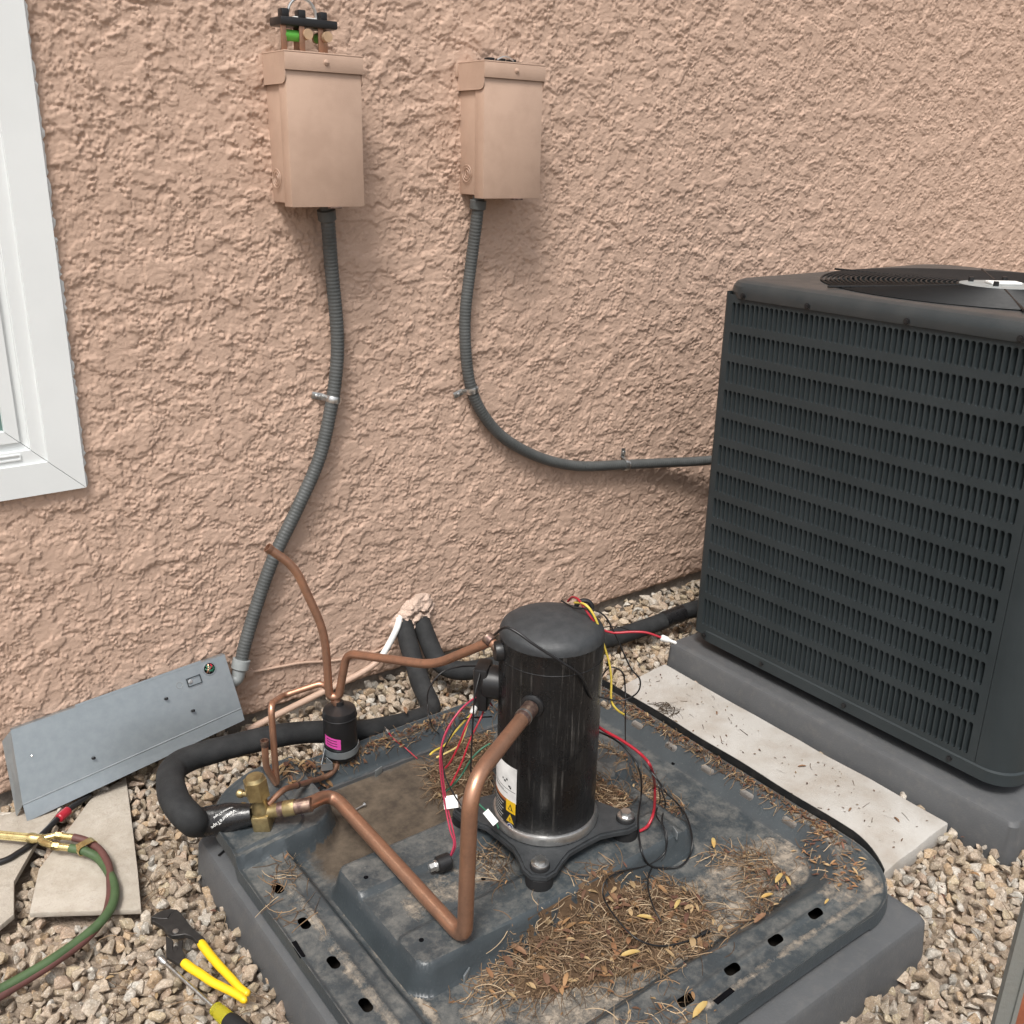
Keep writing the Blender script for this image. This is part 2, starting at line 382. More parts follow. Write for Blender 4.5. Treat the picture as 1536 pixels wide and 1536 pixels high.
def m_litter():
    k = NT('dry_litter'); k.set(color=k.attr('tone').outputs['Color'], rough=.75, spec=.25); return k.m
M_LITTER = m_litter()
M_LEAF = simple('yellow_leaf', (.42, .31, .12), .6, c2=(.42, .26, .08), scale=60)
M_BARK = simple('brown_leaf', (.22, .12, .065), .75, c2=(.14, .075, .04), scale=60)
M_POSTG = simple('weathered_zinc', (.20, .205, .19), .6, .35, c2=(.20, .21, .20), scale=26, bump=.0006, bscale=200)
M_RUSTW = simple('red_brown_board', (.27, .085, .04), .6, c2=(.20, .06, .03), scale=20, bump=.0008, bscale=120)

# ------------------------------------------------------------------ ground
G = -0.040
g = MB().add([(-40, -40, G-.022), (40, -40, G-.022), (40, 30, G-.022), (-40, 30, G-.022)], [(0, 1, 2, 3)]).build('ground', M_SOIL, flat=True)
tag(g, 'sandy soil under the gravel beside the house', 'ground', kind='structure')

# footprints that keep gravel away
PAD1 = (.470, 1.428, -1.338, -.392); PAD2 = (1.780, 2.740, -1.300, -.335)
SLAB = [(1.440, -1.190), (1.765, -1.172), (1.770, -.352), (1.600, -.372), (1.440, -.50)]
TILE_A = [(.188, -.362), (.350, -.467), (.450, -.048), (.372, -.080), (.227, -.252)]
TILE_B = [(.138, -.371), (.164, -.355), (.183, -.265), (.260, -.145), (.345, -.045), (-.15, -.045), (-.22, -.40)]
def in_poly(x, y, poly):
    c = np.zeros(np.shape(x), bool); n = len(poly)
    for i in range(n):
        x0, y0 = poly[i]; x1, y1 = poly[(i+1) % n]
        cond = ((y0 > y) != (y1 > y)) & (x < (x1-x0)*(y-y0)/(y1-y0+1e-12)+x0); c ^= cond
    return c

# ------------------------------------------------------------------ gravel: crushed stone, one mass
def stone_proto(seed, fine):
    r = random.Random(seed); bm = bmesh.new()
    ax = (1.0, r.uniform(.62, .95), r.uniform(.45, .72))
    for _ in range(13 if fine else 9):
        v = Vector((r.gauss(0, 1), r.gauss(0, 1), r.gauss(0, 1))).normalized()*r.uniform(.82, 1.08)
        bm.verts.new((v.x*ax[0], v.y*ax[1], v.z*ax[2]))
    res = bmesh.ops.convex_hull(bm, input=bm.verts[:])
    bmesh.ops.delete(bm, geom=[e for e in res['geom_interior'] if isinstance(e, bmesh.types.BMVert)], context='VERTS')
    if fine:
        bmesh.ops.dissolve_limit(bm, angle_limit=R_(12), verts=bm.verts[:], edges=bm.edges[:])
        bmesh.ops.bevel(bm, geom=bm.edges[:], offset=.10, segments=1, profile=.5, affect='EDGES', clamp_overlap=True)
    bmesh.ops.triangulate(bm, faces=bm.faces[:]); bmesh.ops.recalc_face_normals(bm, faces=bm.faces[:])
    bm.verts.index_update(); V = np.array([v.co[:] for v in bm.verts]); T = np.array([[v.index for v in f.verts] for f in bm.faces]); bm.free(); return V, T
PAL = np.array([(.43, .360, .290), (.46, .385, .31), (.40, .34, .28), (.51, .455, .39), (.42, .325, .255), (.34, .28, .21), (.37, .355, .325), (.47, .40, .29), (.57, .545, .50), (.31, .245, .18), (.46, .39, .31), (.42, .35, .28), (.45, .335, .225)])*np.array([1.0, .98, .945])
def build_gravel():
    fine = [stone_proto(i, True) for i in range(26)]; coarse = [stone_proto(100+i, False) for i in range(14)]
    xs = []
    for layer, (sp, z0, zj, r0, r1) in enumerate(((.0200, G-.017, .005, .0130, .0185), (.0270, G-.006, .006, .0110, .0220), (.056, G+.003, .006, .009, .0195))):
        gx, gy = np.meshgrid(np.arange(-.35, 2.9, sp), np.arange(-1.95, .02, sp))
        gx = (gx+rng.uniform(-.5, .5, gx.shape)*sp).ravel(); gy = (gy+rng.uniform(-.5, .5, gy.shape)*sp).ravel()
        rr = r0+(r1-r0)*rng.random(gx.shape)**1.4; zz = z0+zj*rng.uniform(-1, 1, gx.shape)+.008*perlin(gx*4, gy*4, 5)+.018*ss(-.30, -.04, gy)
        keep = np.ones(gx.shape, bool)
        for (a, b, c, d) in (PAD1, PAD2): keep &= ~((gx > a+.004) & (gx < b-.004) & (gy > c+.004) & (gy < d-.004))
        for poly in (SLAB, TILE_A, TILE_B): keep &= ~in_poly(gx, gy, poly)
        keep &= gy < .012
        xs.append(np.stack([gx, gy, zz, rr], 1)[keep])
    S = np.concatenate(xs); Vs = []; Ts = []; Cs = []; base = 0
    rot = rng.normal(size=(len(S), 4)); rot /= np.linalg.norm(rot, axis=1)[:, None]
    for i, (x, y, z, r) in enumerate(S):
        near = ((-.02 < x < .56 and y > -1.15) or (1.35 < x < 2.0 and y > -1.75) or (x < 2.3 and y > -.42))
        V, T = (fine if near else coarse)[rng.integers(26 if near else 14)]
        w, a, b, c = rot[i]; a *= .55; b *= .55; n = math.sqrt(w*w+a*a+b*b+c*c); w /= n; a /= n; b /= n; c /= n
        Rm = np.array([[1-2*(b*b+c*c), 2*(a*b-c*w), 2*(a*c+b*w)], [2*(a*b+c*w), 1-2*(a*a+c*c), 2*(b*c-a*w)], [2*(a*c-b*w), 2*(b*c+a*w), 1-2*(a*a+b*b)]])
        Vs.append((V*r) @ Rm.T+np.array([x, y, z])); Ts.append(T+base); base += len(V)
        col = PAL[rng.integers(len(PAL))]*rng.uniform(.82, 1.16); Cs.append(np.tile(np.append(col, 1), (len(V), 1)))
    me = np_mesh('gravel', np.concatenate(Vs), np.concatenate(Ts)); set_attr(me, 'tone', np.concatenate(Cs))
    o = finish('gravel', me, M_STONE, flat=True, recentre=False)
    tag(o, 'loose tan crushed granite gravel covering the ground', 'gravel', kind='stuff')
build_gravel()

# ------------------------------------------------------------------ house wall: troweled stucco, window, footing
wall = thing('house_wall', 'salmon painted rough stucco house wall with a white framed window', 'wall', (2.0, 0.0, G-.02))
def crumbs(x, z, cell, seed, jit=.9):
    """sand and plaster crumbs: rounded lumps of random size scattered one per cell"""
    g = np.random.default_rng(seed); n = 512; ox, oz, hh_ = g.random((n, n)), g.random((n, n)), g.random((n, n)); rr_ = g.random((n, n))
    u, v = x/cell, z/cell; iu, iv = np.floor(u).astype(int), np.floor(v).astype(int); out = np.full(x.shape, -1.0)
    for du in (-1, 0, 1):
        for dv in (-1, 0, 1):
            a, b = (iu+du) % n, (iv+dv) % n; dx = u-(iu+du+.5+jit*(ox[a, b]-.5)); dz = v-(iv+dv+.5+jit*(oz[a, b]-.5))
            q = 6.283*rr_[a, b]; ca, sa = np.cos(q), np.sin(q); d1 = np.abs(ca*dx+sa*dz); d2 = np.abs(ca*dz-sa*dx)
            r = np.maximum(np.maximum(d1*1.25, d2*.95), (d1+d2)*.78)/(.36+.30*ox[b, a])                        # broken chip outline
            out = np.maximum(out, (.25+.75*hh_[a, b])*ss(1.05, .55, r)*(1-.25*r))
    return np.maximum(out, -.15)
def stucco_h(x, z):
    wx = x+.014*perlin(x*9, z*9, 1)+.005*perlin(x*32, z*32, 2); wz = z+.014*perlin(x*9, z*9, 3)+.005*perlin(x*32, z*32, 4)
    c1 = crumbs(x+.002*perlin(x*60, z*60, 8), z, .0088, 61); c2 = crumbs(x, z, .0052, 63)
    rag = .20*(c1-.3)+.10*(c2-.3)                                                 # crumbs make the plate edges ragged
    n1 = fbm(wx*7.5, wz*9.5, 31, 4, .60)+rag; n2 = fbm(wx*15, wz*19, 41, 4, .60)+rag; n3 = fbm(wx*34, wz*42, 51, 3, .6)+rag*1.1
    m1 = ss(.10, .135, n1); m2 = ss(.13, .17, n2); m3 = ss(.12, .18, n3)            # dashed coats, floated flat one over the other
    flat = np.clip(.85*m1+.55*m2, 0, 1); busy = .62+.38*ss(-.3, .3, perlin(x*3.0, z*3.0, 81))
    streak = .00045*perlin(x*34+z*16, z*150-x*44, 91)+.00030*perlin(x*95, z*95, 92)
    h = .0024*m1+.0023*m2+.0016*m3*(1-.40*flat)+(.0009*c1+.0014*c2)*(1-.70*flat)*busy+streak*flat+.0022*perlin(x*2.3, z*2.3, 95)
    return h
_q = [.16]
while _q[-1] < 4.10: _q.append(_q[-1]+.00205+.00062*max(_q[-1], .3))
GX1 = np.array(_q); GX1[-1] = 4.10; NX, NZ = len(GX1), 735
gx, gz = np.meshgrid(GX1, np.linspace(0.0, 1.86, NZ), indexing='ij')
hh = stucco_h(gx, gz); edge = .004*perlin(gx*9, gz*0, 6)+.002*perlin(gx*40, gz*0, 7)
low = np.exp(-gz/.010); zz = gz+edge*low
V = np.stack([gx, -hh+.010*low**2, zz], -1).reshape(-1, 3)
GF = grid_faces(NX, NZ); GF = GF[~((V[GF[:, 2], 0] < .385) & (V[GF[:, 0], 2] > .695))]
me = np_mesh('stucco', V, GF); st = finish('stucco', me, M_STUCCO, wall, angle=180)
b = MB()
b.box((-6, .004, .0), (.161, .2, .69)); b.box((4.099, .004, .0), (9, .2, 4.5)); b.box((.163, .004, 1.859), (4.097, .2, 4.5)); b.box((.162, .025, .012), (4.098, .2, .69)); b.box((.386, .025, .691), (4.098, .2, 1.857))
b.build('wall_core', M_STUCCO, wall, flat=True)
MB().box((-6, .016, G-.2), (9, .19, -.004)).build('footing', M_FOUND, wall, flat=True)
# mortar patch where the pipes leave the wall
def mortar_patch():
    c = W(618, 920, y=0.0); n = 44; V = []; 
    u, v = np.meshgrid(np.linspace(-1, 1, n), np.linspace(-1, 1, n), indexing='ij')
    x = c.x+u*.084+.010*v; z = c.z-.004+v*.070; d = np.hypot(u*1.05, v)+.16*perlin(u*2.6, v*2.6, 3)
    hgt = ss(1.0, .35, d)*.030+.006*fbm(u*6, v*6, 9, 3)*ss(1.0, .6, d); hgt -= .014*np.exp(-((v-.55*perlin(u*2, u*0, 5)-.15)/.035)**2)*ss(.95, .5, d)
    hgt -= .03*ss(.42, .22, np.hypot((u-.30)*1.3, (v+.42)*1.2)); hgt -= .03*ss(.38, .2, np.hypot((u+.28)*1.4, (v+.62)*1.2))
    V = np.stack([x, .006-hgt, z], -1).reshape(-1, 3)
    finish('mortar_patch', np_mesh('mortar_patch', V, grid_faces(n, n)), M_MORTAR, wall, angle=60)
mortar_patch()
# window: wide flat casing, stepped frame, sash and pane
WX, WZ = .452, .624
def window():
    b = MB()
    def strip(x1, x0, zb, zt, y0, y1):    # right stile and bottom rail with a mitre, x1 outer
        w = x1-x0
        b.add([(x1, y0, zb), (x1, y0, zt), (x0, y0, zt), (x0, y0, zb+w), (x1, y1, zb), (x1, y1, zt), (x0, y1, zt), (x0, y1, zb+w)],
              [(0, 1, 2, 3), (4, 7, 6, 5), (0, 4, 5, 1), (3, 2, 6, 7), (1, 5, 6, 2), (0, 3, 7, 4)])
        e = -.0012
        b.add([(x1+e, y0, zb), (x0+e, y0, zb+w), (-.75, y0, zb+w), (-.75, y0, zb), (x1+e, y1, zb), (x0+e, y1, zb+w), (-.75, y1, zb+w), (-.75, y1, zb)],
              [(0, 1, 2, 3), (4, 7, 6, 5), (0, 3, 7, 4), (1, 5, 6, 2), (0, 4, 5, 1), (2, 6, 7, 3)])
    strip(WX, WX-.062, WZ, 2.4, -.016, .01)
    o = b.build('window', M_VINYL, wall, flat=True); o['label'] = 'white vinyl window with wide flat casing'
    b = MB(); strip(WX-.0622, WX-.088, WZ+.0622, 2.4, -.010, .012); b.build('casing_step', M_VINYL, o, flat=True)
    b = MB(); strip(WX-.0882, WX-.104, WZ+.0882, 2.4, .002, .02); b.build('inner_frame', M_VINYL, o, flat=True)
    b = MB(); strip(WX-.1042, WX-.1265, WZ+.1042, 2.4, -.004, .02); b.build('sash', M_VINYL, o, flat=True)
    MB().box((-.75, .012, WZ+.122), (WX-.1255, .018, 2.4)).build('pane', M_GLASS, o, flat=True)
    b = MB(); b.box((-.2, -.0125, WZ+.072), (.345, -.0100, WZ+.0745)); b.box((-.2, -.0125, WZ+.081), (.345, -.0100, WZ+.0835)); b.box((.3425, -.0125, WZ+.0745), (.345, -.01, WZ+.081)); b.build('weep_cover', M_VINYL, o, flat=True)
    # ragged caulk and splashed white paint against the stucco
    p = []; r = random.Random(3)
    for i in range(260): p.append(Vector((WX+.001+r.uniform(-.001, .0035), -.003, WZ-.002+i*.0068)))
    MB().tube(p, .004, 6, radii=[r.uniform(.0025, .0062) for _ in p]).build('caulk_bead', M_VINYL, o)
window()

# ------------------------------------------------------------------ equipment pads, slab, tiles
def rounded_block(name, x0, x1, y0, y1, z0, z1, mat, r=.02, draft=.008, top_r=.012, label=None, cat=None, group=None, pocket=0):
    b = MB(); rings = [(0, z0), (draft*.8, z1-top_r), (draft+top_r*.3, z1-top_r*.3), (draft+top_r, z1)]; pts = []
    for inset, z in rings: pts.append([(p[0], p[1], z) for p in rrect(x0+inset, x1-inset, y0+inset, y1-inset, max(r-inset*.3, .004), 5)])
    if pocket:
        q = (.520, 1.405, -1.262, -.412)
        for z in (z1, z1-pocket): pts.append([(p[0], p[1], z) for p in rrect(*q, .02, 5)]); rings = rings+[(0, z)]
    n = len(pts[0]); vs = [p for ring in pts for p in ring]; fs = []
    for i in range(len(rings)-1):
        for k in range(n): fs.append((i*n+k, i*n+(k+1) % n, (i+1)*n+(k+1) % n, (i+1)*n+k))
    fs.append(tuple((len(rings)-1)*n+k for k in range(n))); fs.append(tuple(range(n))[::-1])
    b.add(vs, fs); o = b.build(name, mat, None, 28); tag(o, label, cat, group); return o
PT = .036
rounded_block('equipment_pad', *PAD1, G-.022, PT, M_PAD, label='grey composite equipment pad under the stripped base pan', cat='pad', group='equipment pads', pocket=.021)
rounded_block('equipment_pad', *PAD2, G-.022, PT+.004, M_PAD, label='grey composite equipment pad under the complete condenser', cat='pad', group='equipment pads')
def slab(name, poly, z0, z1, mat, label, cat, group=None, bev=.003):
    bm = bmesh.new(); vs = [bm.verts.new((p[0], p[1], z0)) for p in poly]; f = bm.faces.new(vs)
    if f.normal.z > 0: f.normal_flip()
    e = bmesh.ops.extrude_face_region(bm, geom=[f]); bmesh.ops.translate(bm, vec=(0, 0, z1-z0), verts=[v for v in e['geom'] if isinstance(v, bmesh.types.BMVert)])
    bmesh.ops.bevel(bm, geom=bm.edges[:], offset=bev, segments=2, affect='EDGES', profile=.6)
    o = MB().bm(bm).build(name, mat); return tag(o, label, cat, group)
def rough_poly(poly, step, amp, seed):
    r = random.Random(seed); out = []
    for i in range(len(poly)):
        a = Vector(poly[i]); b = Vector(poly[(i+1) % len(poly)]); n = max(1, int((b-a).length/step))
        for k in range(n): p = a.lerp(b, k/n); out.append((p.x+r.uniform(-amp, amp), p.y+r.uniform(-amp, amp)))
    return out
slab('concrete_slab', rough_poly(SLAB, .06, .003, 2), G-.020, -.018, M_SLAB, 'long white weathered concrete slab between the two grey pads', 'slab', bev=.006)
slab('stone_tile', rough_poly(TILE_A, .09, .0012, 4), -.0315, -.0205, M_TILE, 'broken beige travertine tile lying under the green hose', 'tile', 'broken travertine tiles', .002)
slab('stone_tile', rough_poly(TILE_B, .09, .0012, 5), -.0290, -.0180, M_TILE, 'broken beige travertine tile under the brass torch handle', 'tile', 'broken travertine tiles', .002)

# ------------------------------------------------------------------ the stripped unit's base pan: pressed sheet steel
PX0, PX1, PY0, PY1 = .494, 1.456, -1.290, -.338; PR = .150
def pan_h(x, y):
    x = np.asarray(x, float); y = np.asarray(y, float)
    floor = .029; flange = .060
    d = sd_rr(x, y, .599, 1.398, -1.156, -.390, .10); w = .023+.026*ss(.9, 1.35, x)+.010*ss(-1.0, -1.2, y)
    z = floor+(flange-floor)*ss(-.25*w, .75*w, d)
    z = z+.0026*np.exp(-((d-.046-.02*ss(-1.0, -1.2, y))/.006)**2)                # stiffening bead round the flange
    k = sd_rr(x, y, .40, .712, -.566, -.20, .080); bz = flange+.022*ss(.004, -.010, k); z = np.where(k < .012, np.maximum(z, z+(bz-z)*ss(.012, -.008, k)), z)
    k2 = sd_rr(x, y, .30, .640, -.546, -.10, .03); z = z+.005*ss(.003, -.003, k2)
    p = sd_rr(x, y, .618, 1.232, -.968, -.668, .035); z = np.maximum(z, floor+(.074-floor)*ss(.010, -.010, p))
    p1 = sd_rr(x, y, .614, 1.228, -.770, -.676, .030); z = z+.008*ss(.003, -.010, p1)*(p < .004)
    p2 = sd_rr(x, y, .624, 1.200, -.990, -.880, .02); z = z+.005*ss(.003, -.005, p2)*ss(.0, -.012, p)
    q = sd_rr(x, y, 1.070, 1.290, -.745, -.560, .03); z = np.maximum(z, floor+(.066-floor)*ss(.012, -.010, q))
    r2 = sd_rr(x, y, .930, 1.330, -.705, -.640, .02); z = np.maximum(z, floor+(.052-floor)*ss(.012, -.010, r2))
    e = sd_rr(x, y, PX0, PX1, PY0, PY1, PR); lip = ss(-.007, -.001, e)*(.003+.006*ss(.56, .7, x)*ss(1.38, 1.2, x))
    return z+lip+.0010*perlin(x*9, y*9, 12)
def slab_poly(name, poly, z, mat, parent): return MB().add([(p[0], p[1], z) for p in poly], [tuple(range(len(poly)))]).build(name, mat, parent, flat=True)
def build_pan():
    N = 251; s, t = np.meshgrid(np.linspace(-1, 1, N), np.linspace(-1, 1, N), indexing='ij')
    cx, cy, hx, hy, r = (PX0+PX1)/2, (PY0+PY1)/2, (PX1-PX0)/2, (PY1-PY0)/2, PR
    k = np.maximum(np.abs(s), np.abs(t)); k = 1-(1-k)**1.12; den = np.maximum(np.maximum(np.abs(s), np.abs(t)), 1e-9)
    bx, by = s/den*hx, t/den*hy                                                  # on the sharp rectangle, then pulled onto the rounded one
    ix, iy = np.clip(bx, -(hx-r), hx-r), np.clip(by, -(hy-r), hy-r); dx, dy = bx-ix, by-iy; ln = np.maximum(np.hypot(dx, dy), 1e-9)
    rx, ry = ix+dx/ln*r, iy+dy/ln*r
    f = k**1.0; wgt = ss(.55, 1.0, k)
    x = cx+k*(bx*(1-wgt)+rx*wgt); y = cy+k*(by*(1-wgt)+ry*wgt)
    z = pan_h(x, y); V = np.stack([x, y, z], -1).reshape(-1, 3); Q = grid_faces(N, N)
    # outer skirt
    idx = np.concatenate([np.arange(N)*N, (N-1)*N+np.arange(1, N), (np.arange(N-2, -1, -1))*N+N-1, np.arange(N-2, 0, -1)]); n0 = len(V)
    sk = V[idx].copy(); sk[:, 2] = np.maximum(sk[:, 2]-np.where(sk[:, 0] > 1.30, .034, .022), PT+.004); c = np.array([cx, cy, 0]); sk[:, :2] += .0025*np.sign(sk[:, :2]-c[:2])
    m = len(idx); j = np.arange(m); SQ = np.stack([idx[j], idx[(j+1) % m], n0+(j+1) % m, n0+j], -1)
    V2 = np.concatenate([V, sk]); me = np_mesh('tray', V2, np.concatenate([Q, SQ]))
    # dirt settles in the pressed hollows, mud in the deep one
    xx, yy = V2[:, 0], V2[:, 1]
    dirt = .66*np.exp(-((xx-.617)/.014)**2)*ss(-1.12, -.98, yy)*ss(-.66, -.74, yy)
    dirt = np.maximum(dirt, .54*ss(-.985, -1.03, yy)*ss(-1.24, -1.14, yy)*ss(.60, .66, xx))
    dirt = np.maximum(dirt, .52*sd_mask(xx, yy, .66, .90, -.875, -.785, .05)); dirt = np.maximum(dirt, .52*np.exp(-((xx-.548)/.022)**2)*ss(-.57, -.62, yy))
    dirt = np.maximum(dirt, .52*np.exp(-((yy+1.252)/.014)**2)); dirt = np.maximum(dirt, .34*sd_mask(xx, yy, 1.24, 1.37, -1.15, -.93, .10)); dirt = np.maximum(dirt, .50*sd_mask(xx, yy, 1.27, 1.42, -1.27, -1.15, .06))
    dirt = np.maximum(dirt, .45*sd_mask(xx, yy, .53, .60, -.66, -.57, .04)); dirt = np.maximum(dirt, .5*sd_mask(xx, yy, .70, .86, -1.3, -1.0, .1))
    mud = sd_mask(xx, yy, .62, .97, -.665, -.40, .09); mud = np.maximum(mud, .55*np.exp(-((yy+.362)/.022)**2)*ss(.62, .75, xx)); mud = np.maximum(mud, .95*ss(1.440, 1.450, xx)*ss(-1.16, -1.02, yy))
    mud = mud*(pan_h(xx, yy) < .046)+np.where(pan_h(xx, yy) >= .046, mud*.62, 0)*((yy > -.41) | (xx > 1.38))
    set_fattr(me, 'dirt', dirt); set_fattr(me, 'mud', mud)
    mud = np.clip(mud, 0, 1)
    root = thing('base_pan', 'dirty grey sheet steel base pan with compressor and pine needles in it', 'base pan', (cx, cy, PT))
    tr = finish('tray', me, M_PAN, root, angle=40)
    # turned-up black rim along the wall side and the condenser side
    ol = rrect(PX0, PX1, PY0, PY1, PR, 14); nn = len(ol); st_ = []
    for i in range(nn):
        x_, y_ = ol[i]; hgt = .003+.014*float(ss(-1.285, -1.12, np.array(y_)))*float(ss(.66, .78, np.array(x_)))
        if hgt > .0055: st_.append((i, x_, y_, hgt))
    i0 = max(range(len(st_)), key=lambda j: (st_[(j) % len(st_)][0]-st_[j-1][0]) % nn); st_ = st_[i0:]+st_[:i0]; vs = []; dense = []
    for a_, b_ in zip(st_, st_[1:]):
        m_ = max(1, int(math.hypot(b_[1]-a_[1], b_[2]-a_[2])/.03))
        for q in range(m_): t_ = q/m_; dense.append([a_[j]+(b_[j]-a_[j])*t_ for j in (1, 2, 3)])
    dense.append([st_[-1][1], st_[-1][2], st_[-1][3]]); c2_ = Vector(((PX0+PX1)/2, (PY0+PY1)/2))
    for x_, y_, hgt in dense:
        d_ = (c2_-Vector((x_, y_))).normalized(); w_ = .0016*math.sin(x_*31)+.0016*math.sin(y_*27); o_ = Vector((x_, y_))-d_*(.0035+w_)
        for dd, z_ in ((0, .045), (0, .062+hgt), (.0022, .062+hgt), (.0022, .045)): vs.append((o_.x+d_.x*dd, o_.y+d_.y*dd, z_))
    fs = [(i*4+j, i*4+(j+1) % 4, i*4+4+(j+1) % 4, i*4+4+j) for i in range(len(dense)-1) for j in range(4)]
    MB().add(vs, fs).build('rim', M_RIM, root, 30)
    for x_, y_ in ((.80, -.54), (1.33, -.48), (.66, -1.08), (1.33, -1.06), (.95, -1.07)): MB().box((x_-.03, y_-.03, PT-.022), (x_+.03, y_+.03, .0282), None, .002).build('support_foot', M_BLACK, root)
    o_ = slab_poly('shade_sheet', rrect(.522, 1.403, -1.260, -.414, .02), PT-.0200, M_SLOTSHADE, root)  # added dark sheet in the pad pocket, painted shade behind the drain slots
    for px, py, a, ln in ((447, 1424, 1.52, .019), (1086, 1494, .05, .020)):
        c = W(px, py, pan=.0006); MB().box((-ln, -.0045, -.001), (ln, .0045, .0008), Matrix.Translation(c) @ Matrix.Rotation(a, 4, 'Z')).build('latch_slot', M_DARK, root, flat=True)
    # small clip tabs punched from the sheet
    for px, py, a in ((700, 1466, .5), (1012, 1252, 1.2), (568, 1160, .3)):
        c = W(px, py, pan=.003); M = Matrix.Translation(c) @ Matrix.Rotation(a, 4, 'Z'); MB().box((-.010, -.0015, -.004), (.010, .0015, .012), M, .0007).build('clip_tab', M_GALV, root)
    for px, py in ((549, 1316), (632, 1410), (725, 1318), (1010, 1145)):
        c = W(px, py, pan=.0005); MB().lathe([(0, .0006), (.004, .0006), (.0042, -.001)], Matrix.Translation(c), 12).build('bolt_hole', M_DARK, root)
    return root
def sd_mask(x, y, x0, x1, y0, y1, soft): return ss(soft*.5, -soft*.5, sd_rr(x, y, x0, x1, y0, y1, .03))
build_pan()

# ------------------------------------------------------------------ condenser unit
AX, AY1, AY0, AX1 = 1.830, -.388, -1.245, 2.700                 # left face, wall side, front side, far side
AZ0, AZ1 = .070, .955
def condenser():
    root = thing('condenser_unit', 'large charcoal air conditioning condenser with rows of louvers and a round fan guard', 'air conditioner', ((AX+AX1)/2, (AY0+AY1)/2, PT+.004))
    rad = .062; YL, YR = -.405, -1.170                           # flat louver panel between the rounded corners
    b = MB()
    # corner posts and plain sides, a shell without the louver panel
    prof = []
    for cx, cy, a0 in ((AX+rad, AY0+rad, 180), (AX1-rad, AY0+rad, 270), (AX1-rad, AY1-rad, 0)):
        for k in range(11): q = R_(a0+9*k); prof.append((cx+rad*math.cos(q), cy+rad*math.sin(q)))
    r2 = .014
    for k in range(9): q = R_(90+11.25*k); prof.append((AX+r2+r2*math.cos(q), AY1-r2+r2*math.sin(q)))
    prof.insert(0, (AX, YR-.0012)); prof.append((AX, YL)); n = len(prof)
    b.add([(p[0], p[1], AZ0+.012) for p in prof]+[(p[0], p[1], AZ1+.01) for p in prof], [(i, i+1, n+i+1, n+i) for i in range(n-1)])
    b.build('side_shell', M_AC, root, 30)
    # louver panel: frame bars round each row, recess behind
    rows = [(.944-.069*i, .944-.069*i-.0545) for i in range(11)]+[(.185, .109)]
    cols = 54; y0, y1 = -.413, -1.154; pitch = (y0-y1)/cols
    b = MB(); zt = AZ1+.005
    def bar(ya, yb, za, zb): b.box((AX, min(ya, yb), za), (AX+.0035, max(ya, yb), zb))
    bar(YL, y0, AZ0+.012, zt); bar(y1, YR, AZ0+.012, zt)
    last = zt
    for a, c in rows: bar(y0, y1, a, last); last = c
    bar(y0, y1, AZ0+.012, last)
    panel = b.build('louver_panel', M_AC, root, flat=True)
    MB().box((AX+.028, y1-.01, AZ0+.02), (AX+.032, y0+.01, AZ1)).build('coil', M_DARK, panel, flat=True)
    # one louver: flush metal round a pill-shaped opening, the blade scooped inwards behind it
    def slat_mesh(h):
        p2 = pitch/2; a_ = pitch*.375; b_ = h/2-.0012; yc = -.0002; vs = []; fs = []
        hw = lambda t: a_*math.sqrt(max(0.0, 1-(max(0.0, abs(t)*b_-(b_-a_*1.15))/(a_*1.15))**2))         # half width at height t in -1..1
        ts = [-1, -.975, -.92, -.84, 0, .84, .92, .975, 1]; n = len(ts)
        L = [(0.0, yc+hw(t), t*b_) for t in ts]; Rr = [(0.0, yc-hw(t), t*b_) for t in ts]
        vs += L+Rr+[(0, p2, -h/2), (0, p2, h/2), (0, -p2, -h/2), (0, -p2, h/2)]; c = 2*n
        fs += [tuple([c, c+1]+[n-1-i for i in range(n)]), tuple([c+3, c+2]+[n+i for i in range(n)])]
        fs += [(c, 0, n, c+2), (c+1, c+3, 2*n-1, n-1)]
        base = len(vs); us = (0, .3, .65, 1.0)
        for t in ts:
            w_ = hw(t); e = min(1.0, w_/a_+.05) if t > 0 else 1.0
            for u in us: vs.append((.0002+e*.0220*u**.72, yc+w_-2*w_*u*1.06, t*b_))
        for j in range(n-1):
            for i in range(3): k = base+j*4+i; fs.append((k, k+1, k+5, k+4))
        me = bpy.data.meshes.new('slat'); me.from_pydata(vs, [], fs); me.validate()
        me.polygons.foreach_set('use_smooth', [len(f.vertices) == 4 and f.index > 3 for f in me.polygons]); me.materials.append(M_AC); return me
    m1, m2 = slat_mesh(.0545), slat_mesh(.076); cand = []
    for ri, (a, c) in enumerate(rows):
        for ci in range(cols):
            p = Vector((AX, y0-(ci+.5)*pitch, (a+c)/2)); q = ROT.transposed() @ (p-CAM); u = q.x/q.z*F+768; v = q.y/q.z*F+768
            inv = u < 1532 and v < 1536; cand.append(((p-CAM).length if inv else 9, ri, ci, p))
    cand.sort(key=lambda t: t[0]); pl = WLOC[panel.name]; rest = MB()
    for i, (d, ri, ci, p) in enumerate(cand):
        me = m2 if ri == 11 else m1
        if i < 290:
            o = bpy.data.objects.new('slat', me); link(o, panel); o.location = p-pl
        else:
            rest.add([v.co+p for v in me.vertices], [tuple(f.vertices) for f in me.polygons])
    me = rest.mesh('slat_rows'); r_ = finish('slat_rows', me, M_AC, panel, angle=40); r_['kind'] = 'stuff'
    # bottom rim, feet, seam screws
    b = MB(); pr = rrect(AX-.004, AX1+.004, AY0-.004, AY1+.004, rad, 10); n = len(pr)
    pin = rrect(AX+.002, AX1-.002, AY0+.002, AY1-.002, rad, 10)
    vs = [(p[0], p[1], AZ0+.0) for p in pr]+[(p[0], p[1], AZ0+.026) for p in pr]+[(p[0], p[1], AZ0+.030) for p in pin]
